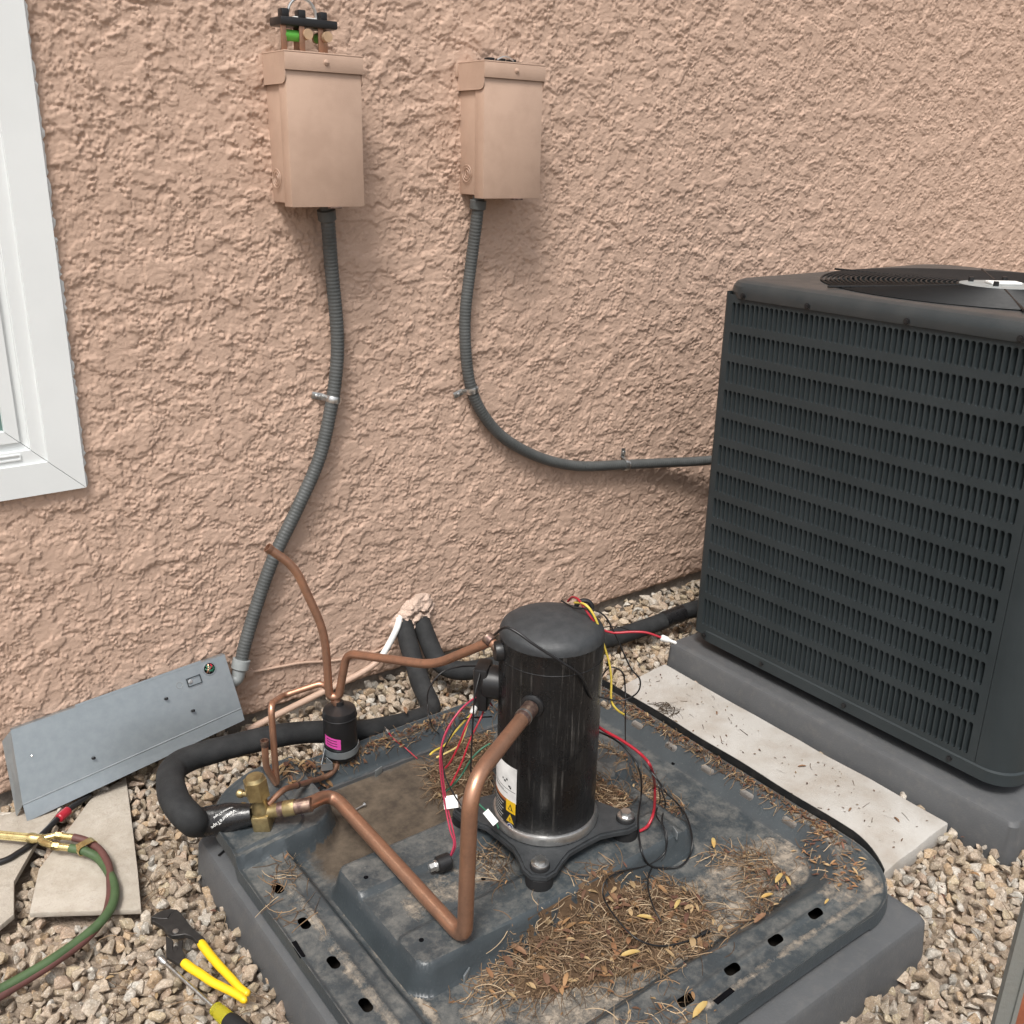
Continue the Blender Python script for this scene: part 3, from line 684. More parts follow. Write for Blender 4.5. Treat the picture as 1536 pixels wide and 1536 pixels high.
    b.add(vs, [(i, (i+1) % n, n+(i+1) % n, n+i) for i in range(n)]+[(n+i, n+(i+1) % n, 2*n+(i+1) % n, 2*n+i) for i in range(n)]+[tuple(range(n))[::-1]])
    base = b.build('base_rim', M_AC, root, 30)
    for x_, y_ in ((AX+.12, AY0+.12), (AX1-.12, AY0+.12), (AX+.12, AY1-.12), (AX1-.12, AY1-.12)):
        MB().lathe([(.03, PT+.003), (.034, AZ0+.002)], Matrix.Translation((x_, y_, 0)), 16).build('foot', M_BLACK, root)
    for y_ in (-.43, -.62, -.86, -1.12):
        M = frame((AX-.004, y_, AZ0+.014), (-1, 0, 0)); k = MB(); hexprism(k, .0042, 0, .004, M); k.lathe([(.0062, 0), (.0062, .0012)], M, 14); k.build('screw', M_BLACK, base)
    # top cap: rolled edge, flat deck with the fan opening
    FC = Vector(((AX+AX1)/2, (AY0+AY1)/2, 0)); FR = .392
    outl = rrect(AX-.006, AX1+.006, AY0-.006, AY1+.006, .066, 14); n = len(outl)
    steps = [(.002, AZ1-.002), (-.001, AZ1+.012), (.001, AZ1+.026), (.006, AZ1+.034), (.014, AZ1+.0385), (.026, AZ1+.0400), (.05, AZ1+.0400)]
    vs = []; fs = []
    for ins, z in steps:
        for p in rrect(AX-.006+ins, AX1+.006-ins, AY0-.006+ins, AY1+.006-ins, .066, 14): vs.append((p[0], p[1], z))
    for i in range(len(steps)-1):
        for k in range(n): fs.append((i*n+k, i*n+(k+1) % n, (i+1)*n+(k+1) % n, (i+1)*n+k))
    b0 = len(vs); top = steps[-1][1]                           # ring from the rounded square in to the circular opening
    inner = rrect(AX+.044, AX1-.044, AY0+.044, AY1-.044, .066, 14)
    for p in inner: d = (Vector((p[0], p[1], 0))-FC).normalized()*FR; vs.append((FC.x+d.x, FC.y+d.y, top-.001))
    for p in inner: d = (Vector((p[0], p[1], 0))-FC).normalized()*(FR-.004); vs.append((FC.x+d.x, FC.y+d.y, top-.05))
    lb = (len(steps)-1)*n
    for k in range(n): fs.append((lb+k, lb+(k+1) % n, b0+(k+1) % n, b0+k)); fs.append((b0+k, b0+(k+1) % n, b0+n+(k+1) % n, b0+n+k))
    cap = MB().add(vs, fs).build('top_cap', M_ACTOP, root, 24)
    for y_ in (-.45, -.63, -.87, -1.10):
        M = frame((AX-.0075, y_, AZ1+.006), (-1, 0, 0)); k = MB(); hexprism(k, .0045, 0, .004, M); k.lathe([(.0068, -.001), (.0068, .0012)], M, 14); k.build('screw', M_BLACK, cap)
    # fan guard: concentric wires on radial bars, motor plate
    gz = top+.0012
    b = MB(); nr = 28
    for i in range(nr): rr = .090+(FR-.003-.090)*i/(nr-1); b.torus((FC.x, FC.y, gz+.005*(1-((rr)/(FR+.006))**2)), rr, .0024, None, 72, 5)
    guard = b.build('fan_guard', M_WIRE, root, fixn=False)
    b = MB()
    for k in range(6):
        a = R_(k*60+34); b.tube([(FC.x+.10*math.cos(a), FC.y+.10*math.sin(a), gz+.006), (FC.x+.25*math.cos(a), FC.y+.25*math.sin(a), gz+.003), (FC.x+(FR+.03)*math.cos(a), FC.y+(FR+.03)*math.sin(a), gz+.0025)], .0028, 6)
    b.build('radial_bar', M_WIRE, guard)
    MB().lathe([(0, gz+.009), (.068, gz+.009), (.086, gz+.007), (.088, gz+.002)], Matrix.Translation((FC.x, FC.y, 0)), 40).build('motor_plate', M_FITTING, guard)
    for k in range(4):
        a = R_(k*90+20); c = (FC.x+.062*math.cos(a), FC.y+.062*math.sin(a), gz+.009); kx = MB(); hexprism(kx, .006, 0, .010, Matrix.Translation(c)); kx.build('nut', M_BLACK, guard)
    M = Matrix.Translation((FC.x-.005, FC.y-.01, gz+.0092)) @ Matrix.Rotation(R_(-37), 4, 'Z')
    MB().box((-.035, -.018, 0), (.035, .018, .006), M, .002).build('paper_tag', M_PAPER, guard)
    # fan well with blades below
    MB().lathe([(FR-.005, top-.05), (FR-.02, top-.22), (0, top-.25)], Matrix.Translation((FC.x, FC.y, 0)), 48).build('fan_well', M_DARK, root)
    MB().lathe([(.0, top-.02), (.075, top-.02), (.08, top-.16)], Matrix.Translation((FC.x, FC.y, 0)), 24).build('fan_motor', M_BLACK, root)
    for k in range(4):
        a = R_(k*90); Mb = Matrix.Translation((FC.x, FC.y, top-.11)) @ Matrix.Rotation(a, 4, 'Z')
        MB().add([(.07, -.05, -.02), (.07, .06, .02), (.22, -.10, -.025), (.22, .09, .03), (.355, -.07, -.02), (.355, .10, .035)], [(0, 2, 3, 1), (2, 4, 5, 3)], Mb).build('fan_blade', M_BLACK, root)
    return root
condenser()

# ------------------------------------------------------------------ disconnect boxes on the wall
def disconnect(name, x0, z0, label):
    root = thing(name, label, 'electrical box', (x0+.08, 0, z0), 'electrical disconnect boxes on the wall')
    w, h, d = .160, .282, .098; x1 = x0+w; z1 = z0+h
    MB().box((x0+.003, -.066, z0+.006), (x1-.003, .006, z1-.010), None, .003).build('back_box', M_BOX, root)
    b = MB(); b.box((x0, -d, z0), (x1, -d+.0022, z1-.034), None, .0009); b.box((x0, -d+.0023, z0), (x0+.0022, -.064, z1-.034), None, .0008); b.box((x1-.0022, -d+.0023, z0), (x1, -.064, z1-.034), None, .0008); b.box((x0+.0023, -d+.0023, z0), (x1-.0023, -.070, z0+.0022), None, .0008)
    cov = b.build('front_cover', M_BOX, root)
    # hood: top, front lip and two side flaps with rounded lower corners
    b = MB(); b.box((x0-.003, -d-.0045, z1-.003), (x1+.003, .004, z1), None, .001); b.box((x0-.003, -d-.0045, z1-.034), (x1+.003, -d-.0023, z1-.0032), None, .0009)
    for s_, xs in ((-1, x0-.003), (1, x1+.0008)):
        pts = [(.003, z1-.0032), (-d-.0022, z1-.0032), (-d-.0022, z1-.046)]+[(-d+.014-.016*math.cos(R_(a)), z1-.046-.012*math.sin(R_(a))) for a in range(0, 91, 18)]+[(.003, z1-.058)]
        n = len(pts); b.add([(xs, p[0], p[1]) for p in pts]+[(xs+.0022, p[0], p[1]) for p in pts], [tuple(range(n)), tuple(range(n, 2*n))[::-1]]+[(i, (i+1) % n, n+(i+1) % n, n+i) for i in range(n)])
    hood = b.build('hood', M_BOX, root, 30)
    M = frame((x0+w*.52, -d-.0045, z1-.017), (0, -1, 0)); k = MB(); k.lathe([(.0055, 0), (.0052, .0018), (.003, .003), (0, .0034)], M, 14); k.box((-.0008, -.004, .0025), (.0008, .004, .0040), M); k.build('screw', M_BOX, hood)
    MB().box((x0-.010, -.004, z1-.030), (x0-.002, .001, z1-.004), None, .001).build('mounting_ear', M_BOX, root)
    MB().box((x0+.078, -d-.010, z0-.003), (x0+.104, -d+.004, z0+.0005), None, .001).build('latch_tab', M_BRAZE, root)
    M = frame((x0-.0002, -.034, z0+.052), (-1, 0, 0)); k = MB()
    for rr in (.006, .012, .018): k.torus((0, 0, .0004), rr, .0009, M, 28, 6)
    k.build('knockout', M_BOX, root)
    return root
disconnect('disconnect_box', .878, 1.148, 'tan painted steel disconnect box with a black fuse holder on top')
disconnect('disconnect_box', 1.336, 1.162, 'tan painted steel disconnect box feeding the conduit that bends to the condenser')

def fuse_block():
    y = -.048; c = W(455, 58, y=y); z0 = 1.4302
    root = thing('fuse_holder', 'black pull-out fuse holder with copper blades and a wire ring standing on box', 'fuse holder', (.955, y, z0))
    sx = lambda px, py=40: W(px, py, y=y).x
    xa, xb = sx(412), sx(497); zb = W(450, 42, y=y).z; zt = W(450, 29, y=y).z
    MB().box((xa, y-.028, zb), (xb, y+.024, zt), None, .003).build('block', M_BLACK, root)
    for px in (426, 451, 483):
        x = sx(px); MB().box((x-.0075, y-.010, zt-.001), (x+.0075, y+.010, zt+.016), None, .002).build('terminal_post', M_BLACK, root)
    for px, dy in ((418, -.02), (444, -.024), (449, .016), (474, -.018), (492, .016)):
        x = sx(px); MB().box((x-.0055, y+dy-.0015, z0), (x+.0055, y+dy+.0015, zb+.002), None, .0005).build('blade', M_COPPERD, root)
    for px, py in ((452, 52), (481, 56)):
        x = sx(px); z = W(px, py, y=y-.01).z; k = MB(); k.tube([(x, y-.030, z), (x, y+.022, z)], .0095, 18)
        f = k.build('fuse', M_FIBRE, root); MB().lathe([(.0098, .012), (.0098, .040)], frame((x, y-.026, z), (0, 1, 0)), 18).build('fuse_label', M_GREENL, f)
    k = MB(); z = W(432, 52, y=y-.02).z; k.tube([(sx(421), y-.012, z), (sx(443), y-.012, z)], .0100, 18); k.build('fuse', M_GREENL, root)
    pts = [(sx(455)+.030*math.cos(a), y+.004, zt+.004+.034*math.sin(a)) for a in np.linspace(-.1, math.pi+.1, 22)]
    MB().tube(pts, .0030, 8).build('pull_ring', M_STEEL, root)
    MB().box((sx(440), y-.006, zt+.0003), (sx(474), y+.020, zt+.004), None, .001).build('paper_label', M_PAPER, root)
fuse_block()
def fuse_block_b():
    x0 = 1.385; z0 = 1.4442; y = -.03
    root = thing('fuse_holder', 'low black fuse pull-out lying on top of box by bent conduit', 'fuse holder', (x0+.04, y, z0))
    MB().box((x0, y-.022, z0), (x0+.085, y+.022, z0+.006), None, .002).build('block', M_BLACK, root)
    for i, px in enumerate((.012, .042, .072)): MB().box((x0+px-.008, y-.01, z0+.006), (x0+px+.008, y+.01, z0+.012), None, .002).build('terminal_post', M_BLACK, root)
    MB().tube([(x0+.02+.045*t, y-.018, z0+.0066+.008*math.sin(math.pi*t)) for t in np.linspace(0, 1, 10)], .002, 6).build('pull_ring', M_STEEL, root)
fuse_block_b()

# ------------------------------------------------------------------ conduits
def ribbed(path, r, pitch=.0078, seg=18):
    P = [Vector(p) for p in path]; L = [0]
    for a, b in zip(P, P[1:]): L.append(L[-1]+(b-a).length)
    n = int(L[-1]/pitch); pts = []; rad = []; j = 0
    for i in range(n*4+1):
        s = min(i*pitch/4, L[-1])
        while j < len(P)-2 and L[j+1] < s: j += 1
        t = (s-L[j])/max(L[j+1]-L[j], 1e-9); pts.append(P[j].lerp(P[j+1], t)); rad.append(r*(1.0 if i % 4 else .93))
    return MB().tube(pts, r, seg, True, rad)
def wallpath(px, y0=-.022): return [W(a, b, y=(c if c is not None else y0)) for a, b, c in px]
p1 = wallpath([(490, 322, -.050), (493, 345, -.044), (497, 400, -.028), (506, 500, None), (504, 560, None), (495, 620, None), (478, 690, None), (445, 765, None), (410, 838, None), (386, 905, None), (368, 965, -.026), (361, 996, -.030)])
c1 = thing('flexible_conduit', 'grey ribbed flexible conduit running from box down to steel tray', 'conduit', p1[-1], 'flexible conduits clamped to the wall')
ribbed(spline(p1, 14), .0150).build('tube', M_CONDUIT, c1, 60)
d = (p1[0]-p1[1]).normalized(); M = frame(p1[0], d); MB().lathe([(.0165, -.012), (.019, -.010), (.019, .010), (.013, .012), (.013, 1.1505-p1[0].z)], M, 20).build('connector', M_CONDUIT, c1)
d = (p1[-1]-p1[-2]).normalized(); M = frame(p1[-1], d); e0 = p1[-1]+d*.014
MB().lathe([(.0165, -.012), (.0200, -.011), (.0200, .010), (.0165, .013)], M, 22).build('connector', M_FITTING, c1)
el = fillet([p1[-1]+d*.008, p1[-1]+d*.036, W(343, 1024, y=-.034)], .03); MB().tube(el, .0150, 16).build('elbow', M_FITTING, c1)
p2 = wallpath([(717, 306, -.048), (715, 330, -.044), (706, 400, -.026), (698, 470, None), (699, 530, None), (707, 583, None), (727, 625, None), (760, 660, None), (812, 687, None), (868, 699, None), (935, 697, None), (1000, 694, -.030), (1058, 691, -.050)])
p2 = p2+[Vector((2.46, -.11, p2[-1].z-.004)), Vector((2.56, -.24, p2[-1].z-.01)), Vector((2.58, -.389, p2[-1].z-.012))]
c2 = thing('flexible_conduit', 'grey ribbed flexible conduit bending across the wall to the condenser', 'conduit', p2[5], 'flexible conduits clamped to the wall')
ribbed(spline(p2, 14), .0142).build('tube', M_CONDUIT, c2, 60)
d = (p2[0]-p2[1]).normalized(); M = frame(p2[0], d); MB().lathe([(.0165, -.012), (.019, -.010), (.019, .008), (.013, .010), (.013, 1.1645-p2[0].z)], M, 20).build('connector', M_CONDUIT, c2)
def strap(px, py, ear, r, along, label):
    c = W(px, py, y=-.022); t = Vector(along).normalized(); root = thing('conduit_strap', label, 'pipe strap', c, 'steel conduit straps')
    side = Vector((0, -1, 0)).cross(t).normalized(); e = Vector(ear); side = side if side.dot(e) > 0 else -side
    vs = []; fs = []; hw = .0075; n = 14; R2 = r+.0006
    pts = [side*(r+.030)+Vector((0, .018, 0)), side*(r+.006)+Vector((0, .016, 0))]
    for k in range(n+1): a = R_(-8+196*k/n); pts.append(side*R2*math.cos(a)+Vector((0, -1, 0))*R2*math.sin(a))
    for p in pts:
        nrm = Vector((p.x, p.y, p.z)); nn = Vector((0, -1, 0)) if p is pts[0] or p is pts[1] else nrm.normalized()
        for w_, q in ((-hw, 0), (-hw, .0012), (-hw*.35, .0026), (hw*.35, .0026), (hw, .0012), (hw, 0)): vs.append(c+p+t*w_+nn*q)
    m = 6
    for i in range(len(pts)-1):
        for j in range(m): fs.append((i*m+j, i*m+(j+1) % m, (i+1)*m+(j+1) % m, (i+1)*m+j))
    fs += [tuple(range(m)), tuple((len(pts)-1)*m+j for j in range(m))]
    MB().add(vs, fs).build('band', M_STEEL, root)
    MB().lathe([(.0058, 0), (.0056, .002), (.003, .0036), (0, .004)], frame(c+side*(r+.018)+Vector((0, .0135, 0)), (0, -1, 0)), 14).build('screw', M_STEEL, root)
strap(500, 599, (-1, 0, 0), .0150, (p1[6]-p1[4]), 'small steel strap holding the conduit above the steel tray')
strap(708, 584, (-1, 0, 0), .0142, (p2[6]-p2[4]), 'small steel strap on the steep part of the bent conduit')
strap(938, 697, (0, 0, 1), .0142, (p2[11]-p2[9]), 'small steel strap on the level end of the bent conduit')

# ------------------------------------------------------------------ galvanised tray leaning by the wall
def steel_tray():
    TL, TR = W(16, 1096, y=-.020), W(337, 982, y=-.034); BL = W(34, 1207, z=.012); _n = (TR-TL).cross(BL-TL); _d = ROT @ Vector((362-768, 1062-768, F)); BR = CAM+_d*((TL-CAM).dot(_n)/_d.dot(_n))
    root = thing('steel_tray', 'open galvanised steel tray leaning against the stucco wall', 'metal tray', (BL+BR)/2-Vector((0, 0, .03)))
    nrm = (TR-TL).cross(BL-TL).normalized()
    if nrm.y > 0: nrm = -nrm
    b = MB(); th = nrm*-.0014
    def plate(a, b_, c, d_, t): b.add([a, b_, c, d_, a+t, b_+t, c+t, d_+t], [(0, 1, 2, 3), (7, 6, 5, 4), (0, 4, 5, 1), (1, 5, 6, 2), (2, 6, 7, 3), (3, 7, 4, 0)])
    nb = MB(); b = nb; plate(TL, TR, BR, BL, th); body = b.build('face', M_GALV, root, flat=True)
    bl2 = W(41, 1232, z=-.0165); br2 = W(366, 1086, y=BR.y+.004)
    dn = (bl2-BL)*1.1; bl2 = BL+dn; br2 = BR+dn*.8; back = Vector((0, .012, 0))
    b = MB(); plate(BL+dn*.02, BR+dn*.02, br2+back*.4, bl2+back*.4, Vector((0, .0016, .0006))); b.build('lower_flange', M_GALV, root, flat=True)
    MB().tube([BL+dn*.01, BR+dn*.01], .0017, 8).build('fold', M_GALV, root)
    tl2, bl3 = W(3, 1112, y=-.008), W(27, 1230, z=-.0165)+Vector((0, .015, 0)); b = MB(); plate(TL-nrm*.001, BL-nrm*.001, bl3, tl2, Vector((.0014, 0, 0))); b.build('end_flange', M_GALV, root, flat=True)
    up = (TL-BL).normalized(); b = MB(); plate(TL+up*.001, TR+up*.001, TR+up*.003-nrm*.020, TL+up*.003-nrm*.018, up*-.0012); b.build('upper_flange', M_GALV, root, flat=True)
    b = MB(); plate(TL.lerp(TR, .28)+up*.0012, TL.lerp(TR, .88)+up*.0012, TL.lerp(TR, .88)+up*.006, TL.lerp(TR, .28)+up*.006, th); b.build('folded_lip', M_GALV, root, flat=True)
    def on(px, py):
        d = ROT @ Vector((px-768, py-768, F)); t = (TL-CAM).dot(nrm)/d.dot(nrm); return CAM+d*t
    k = MB(); M = frame(on(314, 1003)+nrm*.0006, nrm); MB().lathe([(.0, .0002), (.0125, .0002)], M, 24).build('cable_opening', M_DARK, root); MB().torus((0, 0, .0004), .0132, .0014, M, 28, 6).build('opening_edge', M_GALV, root)
    r = random.Random(5)
    for i, mt in enumerate((M_GREENW, M_GREENW, M_RED, M_BRAZE, M_COPPERD, M_GREENW)):
        a = r.uniform(0, 6.28); q = Vector((.010*math.cos(a), .010*math.sin(a), .0012)); a2 = a+2.6+r.uniform(-.5, .5); q2 = Vector((.010*math.cos(a2), .010*math.sin(a2), .0012)); mid = Vector((r.uniform(-.005, .005), r.uniform(-.005, .005), .0045))
        MB().tube(spline([M @ q, M @ mid, M @ q2], 5), .0018, 6).build('cable_end', mt, root)
    ax = (TR-TL).normalized(); M = frame(on(291, 1021)+nrm*.0004, nrm, ax); kb = MB()
    for a_, c_ in (((-.014, -.0095), (.014, -.0080)), ((-.014, .008), (.014, .0095)), ((-.0155, -.0095), (-.014, .0095)), ((.014, -.0095), (.0155, .0095))): kb.box((a_[0], a_[1], 0), (c_[0], c_[1], .0030), M)
    kb.build('knockout_plate', M_AC, root, flat=True); MB().lathe([(.0058, 0), (.005, .0025), (0, .003)], frame(on(285, 1022)+nrm*.0005, nrm), 14).build('screw', M_STEEL, root)
    MB().torus((0, 0, .0005), .0065, .0006, frame(on(269, 1028), nrm), 22, 5).build('knockout', M_FITTING, root)
    for px, py in ((248, 1048), (288, 1066), (139, 1137)):
        c = on(px, py); MB().tube([c, c+nrm*.006, c+nrm*.009+ax*.003], .0030, 8).build('plastic_pin', M_BLACK, root)
    for px, py in ((48, 1134),): MB().lathe([(.0022, 0), (0, .0012)], frame(on(px, py), nrm), 10).build('rivet', M_STEEL, root)
steel_tray()

# ------------------------------------------------------------------ compressor
def compressor():
    cx, cy = COMP.x, COMP.y; r = .0905; zp = .082; zb = .116; zt = .489
    root = thing('compressor', 'tall black scroll compressor standing on rubber feet in the base pan', 'compressor', (cx, cy, zp))
    T = Matrix.Translation((cx, cy, 0))
    shell = MB().lathe([(r*.97, zb), (r, zb+.004), (r, .30), (r, zt-.006)], T, 64).build('shell', M_COMP, root, 60)
    MB().lathe([(r+.0004, zt-.008), (r-.0004, zt+.001), (r-.004, zt+.0085), (r-.012, zt+.0145), (r-.026, zt+.0205), (.035, zt+.030), (0, zt+.033)], T, 64).build('top_cap', M_COMPTOP, root, 70)
    MB().torus((cx, cy, zt-.042), r-.0004, .0013, None, 64, 6).build('weld_seam', M_COMP, shell)
    MB().lathe([(r+.001, zb-.004), (r+.006, zb-.002), (r+.0068, zb+.007), (r+.004, zb+.014), (r+.0002, zb+.016)], T, 64).build('base_ring', M_STEEL, root)
    # foot plate: four-armed pressing
    pts = []
    for k in range(4):
        a = R_(45+90*k+3)
        for da, rr in ((-38, .108), (-26, .114), (-17, .132), (-10.5, .156), (-4.5, .170), (4.5, .170), (10.5, .156), (17, .132), (26, .114), (38, .108)):
            q = a+R_(da); pts.append((cx+rr*math.cos(q), cy+rr*math.sin(q)))
    bm = bmesh.new(); f = bm.faces.new([bm.verts.new((p[0], p[1], .101)) for p in pts]); e = bmesh.ops.extrude_face_region(bm, geom=[f]); bmesh.ops.translate(bm, vec=(0, 0, .011), verts=[v for v in e['geom'] if isinstance(v, bmesh.types.BMVert)])
    bmesh.ops.bevel(bm, geom=[ed for ed in bm.edges if all(v.co.z > .11 for v in ed.verts)], offset=.004, segments=2, affect='EDGES'); MB().bm(bm).build('foot_plate', M_COMPTOP, root, 40)
    for k in range(4):
        a = R_(45+90*k+3); x, y = cx+.148*math.cos(a), cy+.148*math.sin(a); zz = float(pan_h(x, y))
        g_ = MB().lathe([(.0235, zz-.002), (.0245, zz+.004), (.0235, .099), (.016, .101)], Matrix.Translation((x, y, 0)), 24).build('grommet', M_GROMMET, root)
        MB().lathe([(.017, .112), (.0175, .115), (.016, .1185)], Matrix.Translation((x, y, 0)), 20).build('grommet_collar', M_GROMMET, g_)
        bl = MB(); bl.lathe([(.0150, .1185), (.0152, .1215), (.0115, .123)], Matrix.Translation((x, y, 0)), 22); hexprism(bl, .0100, .122, .1305, Matrix.Translation((x, y, 0)) @ Matrix.Rotation(.4*k, 4, 'Z')); bl.build('bolt', M_STEEL, root)
    def ctr(a): return Vector((math.cos(a), math.sin(a), 0))
    # terminal stub with boot at the upper left, discharge
    a = R_(158); o = Vector((cx, cy, .458))+ctr(a)*(r-.008); MB().lathe([(.018, 0), (.0185, .012), (.016, .019), (.011, .020)], frame(o, ctr(a)), 24).build('discharge_boss', M_BLACK, root)
    a = R_(212); o = Vector((cx, cy, .388))+ctr(a)*(r-.004); MB().lathe([(.021, 0), (.020, .006), (.0150, .009)], frame(o, ctr(a)), 24).build('suction_boss', M_BLACK, root)
    a = R_(131); o = Vector((cx, cy, .372))+ctr(a)*(r-.006); tb = MB(); tb.lathe([(.030, 0), (.030, .030), (.026, .034)], frame(o, ctr(a)), 24).build('terminal_cover', M_BLACK, root)
    o2 = o+ctr(a)*.036; tb = MB(); tb.box((-.024, -.013, -.050), (.024, .013, .034), Matrix.Translation(o2) @ Matrix.Rotation(a+math.pi/2, 4, 'Z'), .005); tb.build('plug', M_BLACK, root)
    # lifting eye
    o = W(876, 912, s=.060); M = frame(o, (HX*-1, HY*-1, .1)); MB().torus((0, 0, 0), .014, .0045, M, 26, 8).build('lifting_eye', M_BLACK, root)
    # data label: curved sheet pieces lying on the shell
    def patch(name, a0, a1, z0, z1, off, mat, par, skew=0.0, poly=None, n=14):
        vs = []; fs = []
        if poly is None:
            for i in range(n+1):
                q = R_(a0+(a1-a0)*i/n)
                for z in (z0, z1): vs.append((cx+(r+off)*math.cos(q), cy+(r+off)*math.sin(q), z))
            fs = [(2*i, 2*i+2, 2*i+3, 2*i+1) for i in range(n)]
        else:
            for A, z in poly: q = R_(A); vs.append((cx+(r+off)*math.cos(q), cy+(r+off)*math.sin(q), z))
            fs = [tuple(range(len(vs)))]
        return MB().add(vs, fs).build(name, mat, par)
    lab = patch('data_label', 128, 196, .112, .182, .0006, M_INK, root)
    patch('white_field', 128, 196, .182, .254, .0006, M_PAPER, lab); patch('orange_band', 128, 181, .1775, .1835, .0010, M_RUSTL, lab)
    patch('yellow_field', 181, 195.5, .160, .184, .0012, M_YLABEL, lab); patch('warning_triangle', 0, 0, 0, 0, .0012, M_YLABEL, lab, poly=[(182, .139), (194, .139), (188, .157)])
    patch('warning_sign', 0, 0, 0, 0, .0016, M_INK, lab, poly=[(184.5, .165), (192, .165), (188.2, .178)]); patch('warning_sign', 0, 0, 0, 0, .0019, M_YLABEL, lab, poly=[(186, .1665), (190.5, .1665), (188.2, .1745)])
    patch('warning_sign', 0, 0, 0, 0, .0016, M_INK, lab, poly=[(187.2, .1415), (189.2, .1465), (188.0, .1475), (188.6, .152), (187.0, .1465), (188.0, .1455)])
    for A, z in ((188.5, .1305), (188.5, .1185), (179.5, .1215)):
        patch('safety_symbol', 0, 0, 0, 0, .0012, M_PAPER, lab, poly=[(A+4.6*math.cos(t), z+.0072*math.sin(t)) for t in np.linspace(0, 6.28, 21)[:-1]])
        patch('safety_symbol', 0, 0, 0, 0, .0016, M_BLUE, lab, poly=[(A+4.0*math.cos(t), z+.0063*math.sin(t)) for t in np.linspace(0, 6.28, 21)[:-1]])
        patch('safety_symbol', 0, 0, 0, 0, .0020, M_PAPER, lab, poly=[(A-1.6, z-.003), (A+1.3, z-.0028), (A+1.8, z+.0005), (A+.2, z+.0036), (A-1.4, z+.0012)])
    for i in range(7): patch('print_line', 150+(i % 3)*2, 176-(i % 2)*3, .170-.0062*i, .1712-.0062*i, .0011, M_PAPER, lab, n=6)
    for z, a0_, a1_ in ((.196, 150, 183), (.1985, 152, 176), (.204, 140, 195)): patch('print_line', a0_, a1_, z, z+.0009, .0011, M_INK, lab, n=8)
    for A, z, wd in ((176, .2165, 3.5), (180, .2215, 2.5), (184, .2105, 3), (173, .219, 2), (186, .2085, 2.5)): patch('print_mark', A, A+wd, z, z+.0035, .0011, M_INK, lab, n=2)
compressor()

# ------------------------------------------------------------------ copper pipes, service valve, filter drier
def ctr(a): return Vector((math.cos(a), math.sin(a), 0))
VB = W(397, 1239, z=.085)                                        # foot of the brass valve
VB = Vector((VB.x, VB.y, 0))
def vp(px, py): return W(px, py, s=(VB.x-COMP.x)*HX+(VB.y-COMP.y)*HY)  # upright plane through the valve
AXV = (vp(440, 1191)-vp(395, 1206)); AXV.z = .012; AXV.normalize()
def valve():
    root = thing('service_valve', 'brass service valve with hexagon cap between insulated line and copper pipe', 'valve', (VB.x, VB.y, .085))
    top = vp(381, 1162); bot = vp(397, 1236); up = Vector((0, 0, 1)); zt = top.z; c = Vector((VB.x, VB.y, 0))
    lean = Vector((-.10, .05, 1)).normalized(); base = Vector((VB.x, VB.y, .084)); H = zt-.084
    M = frame(base, lean, AXV)
    b = MB(); b.box((-.016, -.020, 0), (.016, .020, H*.30), M, .004); b.lathe([(.0165, H*.28), (.0170, H*.36), (.0145, H*.42), (.0145, H*.56), (.0175, H*.60)], M, 24); b.build('body', M_BRASS, root, 40)
    b = MB(); hexprism(b, .0215, H*.60, H*.93, M); b.lathe([(.0185, H*.929), (.015, H*.985), (0, H)], M, 24); b.build('cap', M_BRASS, root, 30)
    for hgt, l in ((.62, .026), (.36, .026)):
        o = M @ Vector((0, 0, H*hgt)); d = (-AXV+Vector((.12, .25, .10))).normalized(); k = MB(); k.tube([o, o+d*(l+.006)], .0052, 12); k.lathe([(.0062, 0), (.0080, .003), (.0080, .009), (.005, .0125), (0, .013)], frame(o+d*(l+.004), d), 16); k.build('port_cap', M_BRASS, root)
    o = M @ Vector((0, 0, H*.28)); k = MB(); k.lathe([(.0130, 0), (.0130, .036), (.0148, .039), (.0148, .060)], frame(o+AXV*.004, AXV), 24); k.build('stub', M_BRASS, root)
    return o, root, M, H
VO, VROOT, VM, VH = valve()

sa = R_(212); SB = Vector((COMP.x, COMP.y, .388))+ctr(sa)*.094    # suction boss on the shell
bend = W(697, 1409, z=.093)
def suction():
    pts = [VO+AXV*.040, VO+AXV*.082, W(497, 1190, z=.108), bend, W(706, 1176, s=(bend.x-COMP.x)*HX+(bend.y-COMP.y)*HY), SB+ctr(sa)*.004]
    root = thing('suction_pipe', 'thick copper suction pipe looping down from brass valve and up to compressor', 'copper pipe', bend-Vector((0, 0, .0126)))
    path = fillet(pts, [0, .03, .075, .030, .055, 0], 9); MB().tube(path, .0126, 20).build('pipe', M_COPPER, root, 60)
    d = (pts[0]-pts[1]).normalized(); MB().lathe([(.0131, -.050), (.0136, -.030), (.0136, -.004), (.0146, 0), (.0140, .012)], frame(pts[0]-d*.004, d), 22).build('brazed_joint', M_BRAZE, root)
    d = (SB-pts[-2]).normalized(); MB().lathe([(.0128, -.040), (.0142, -.036), (.0142, .0)], frame(SB-d*.004, d), 22).build('brazed_joint', M_BRAZE, root)
    MB().lathe([(.0148, -.031), (.0148, -.027)], frame(SB-d*.004, d), 22).build('joint_ring', M_STEEL, root)
suction()

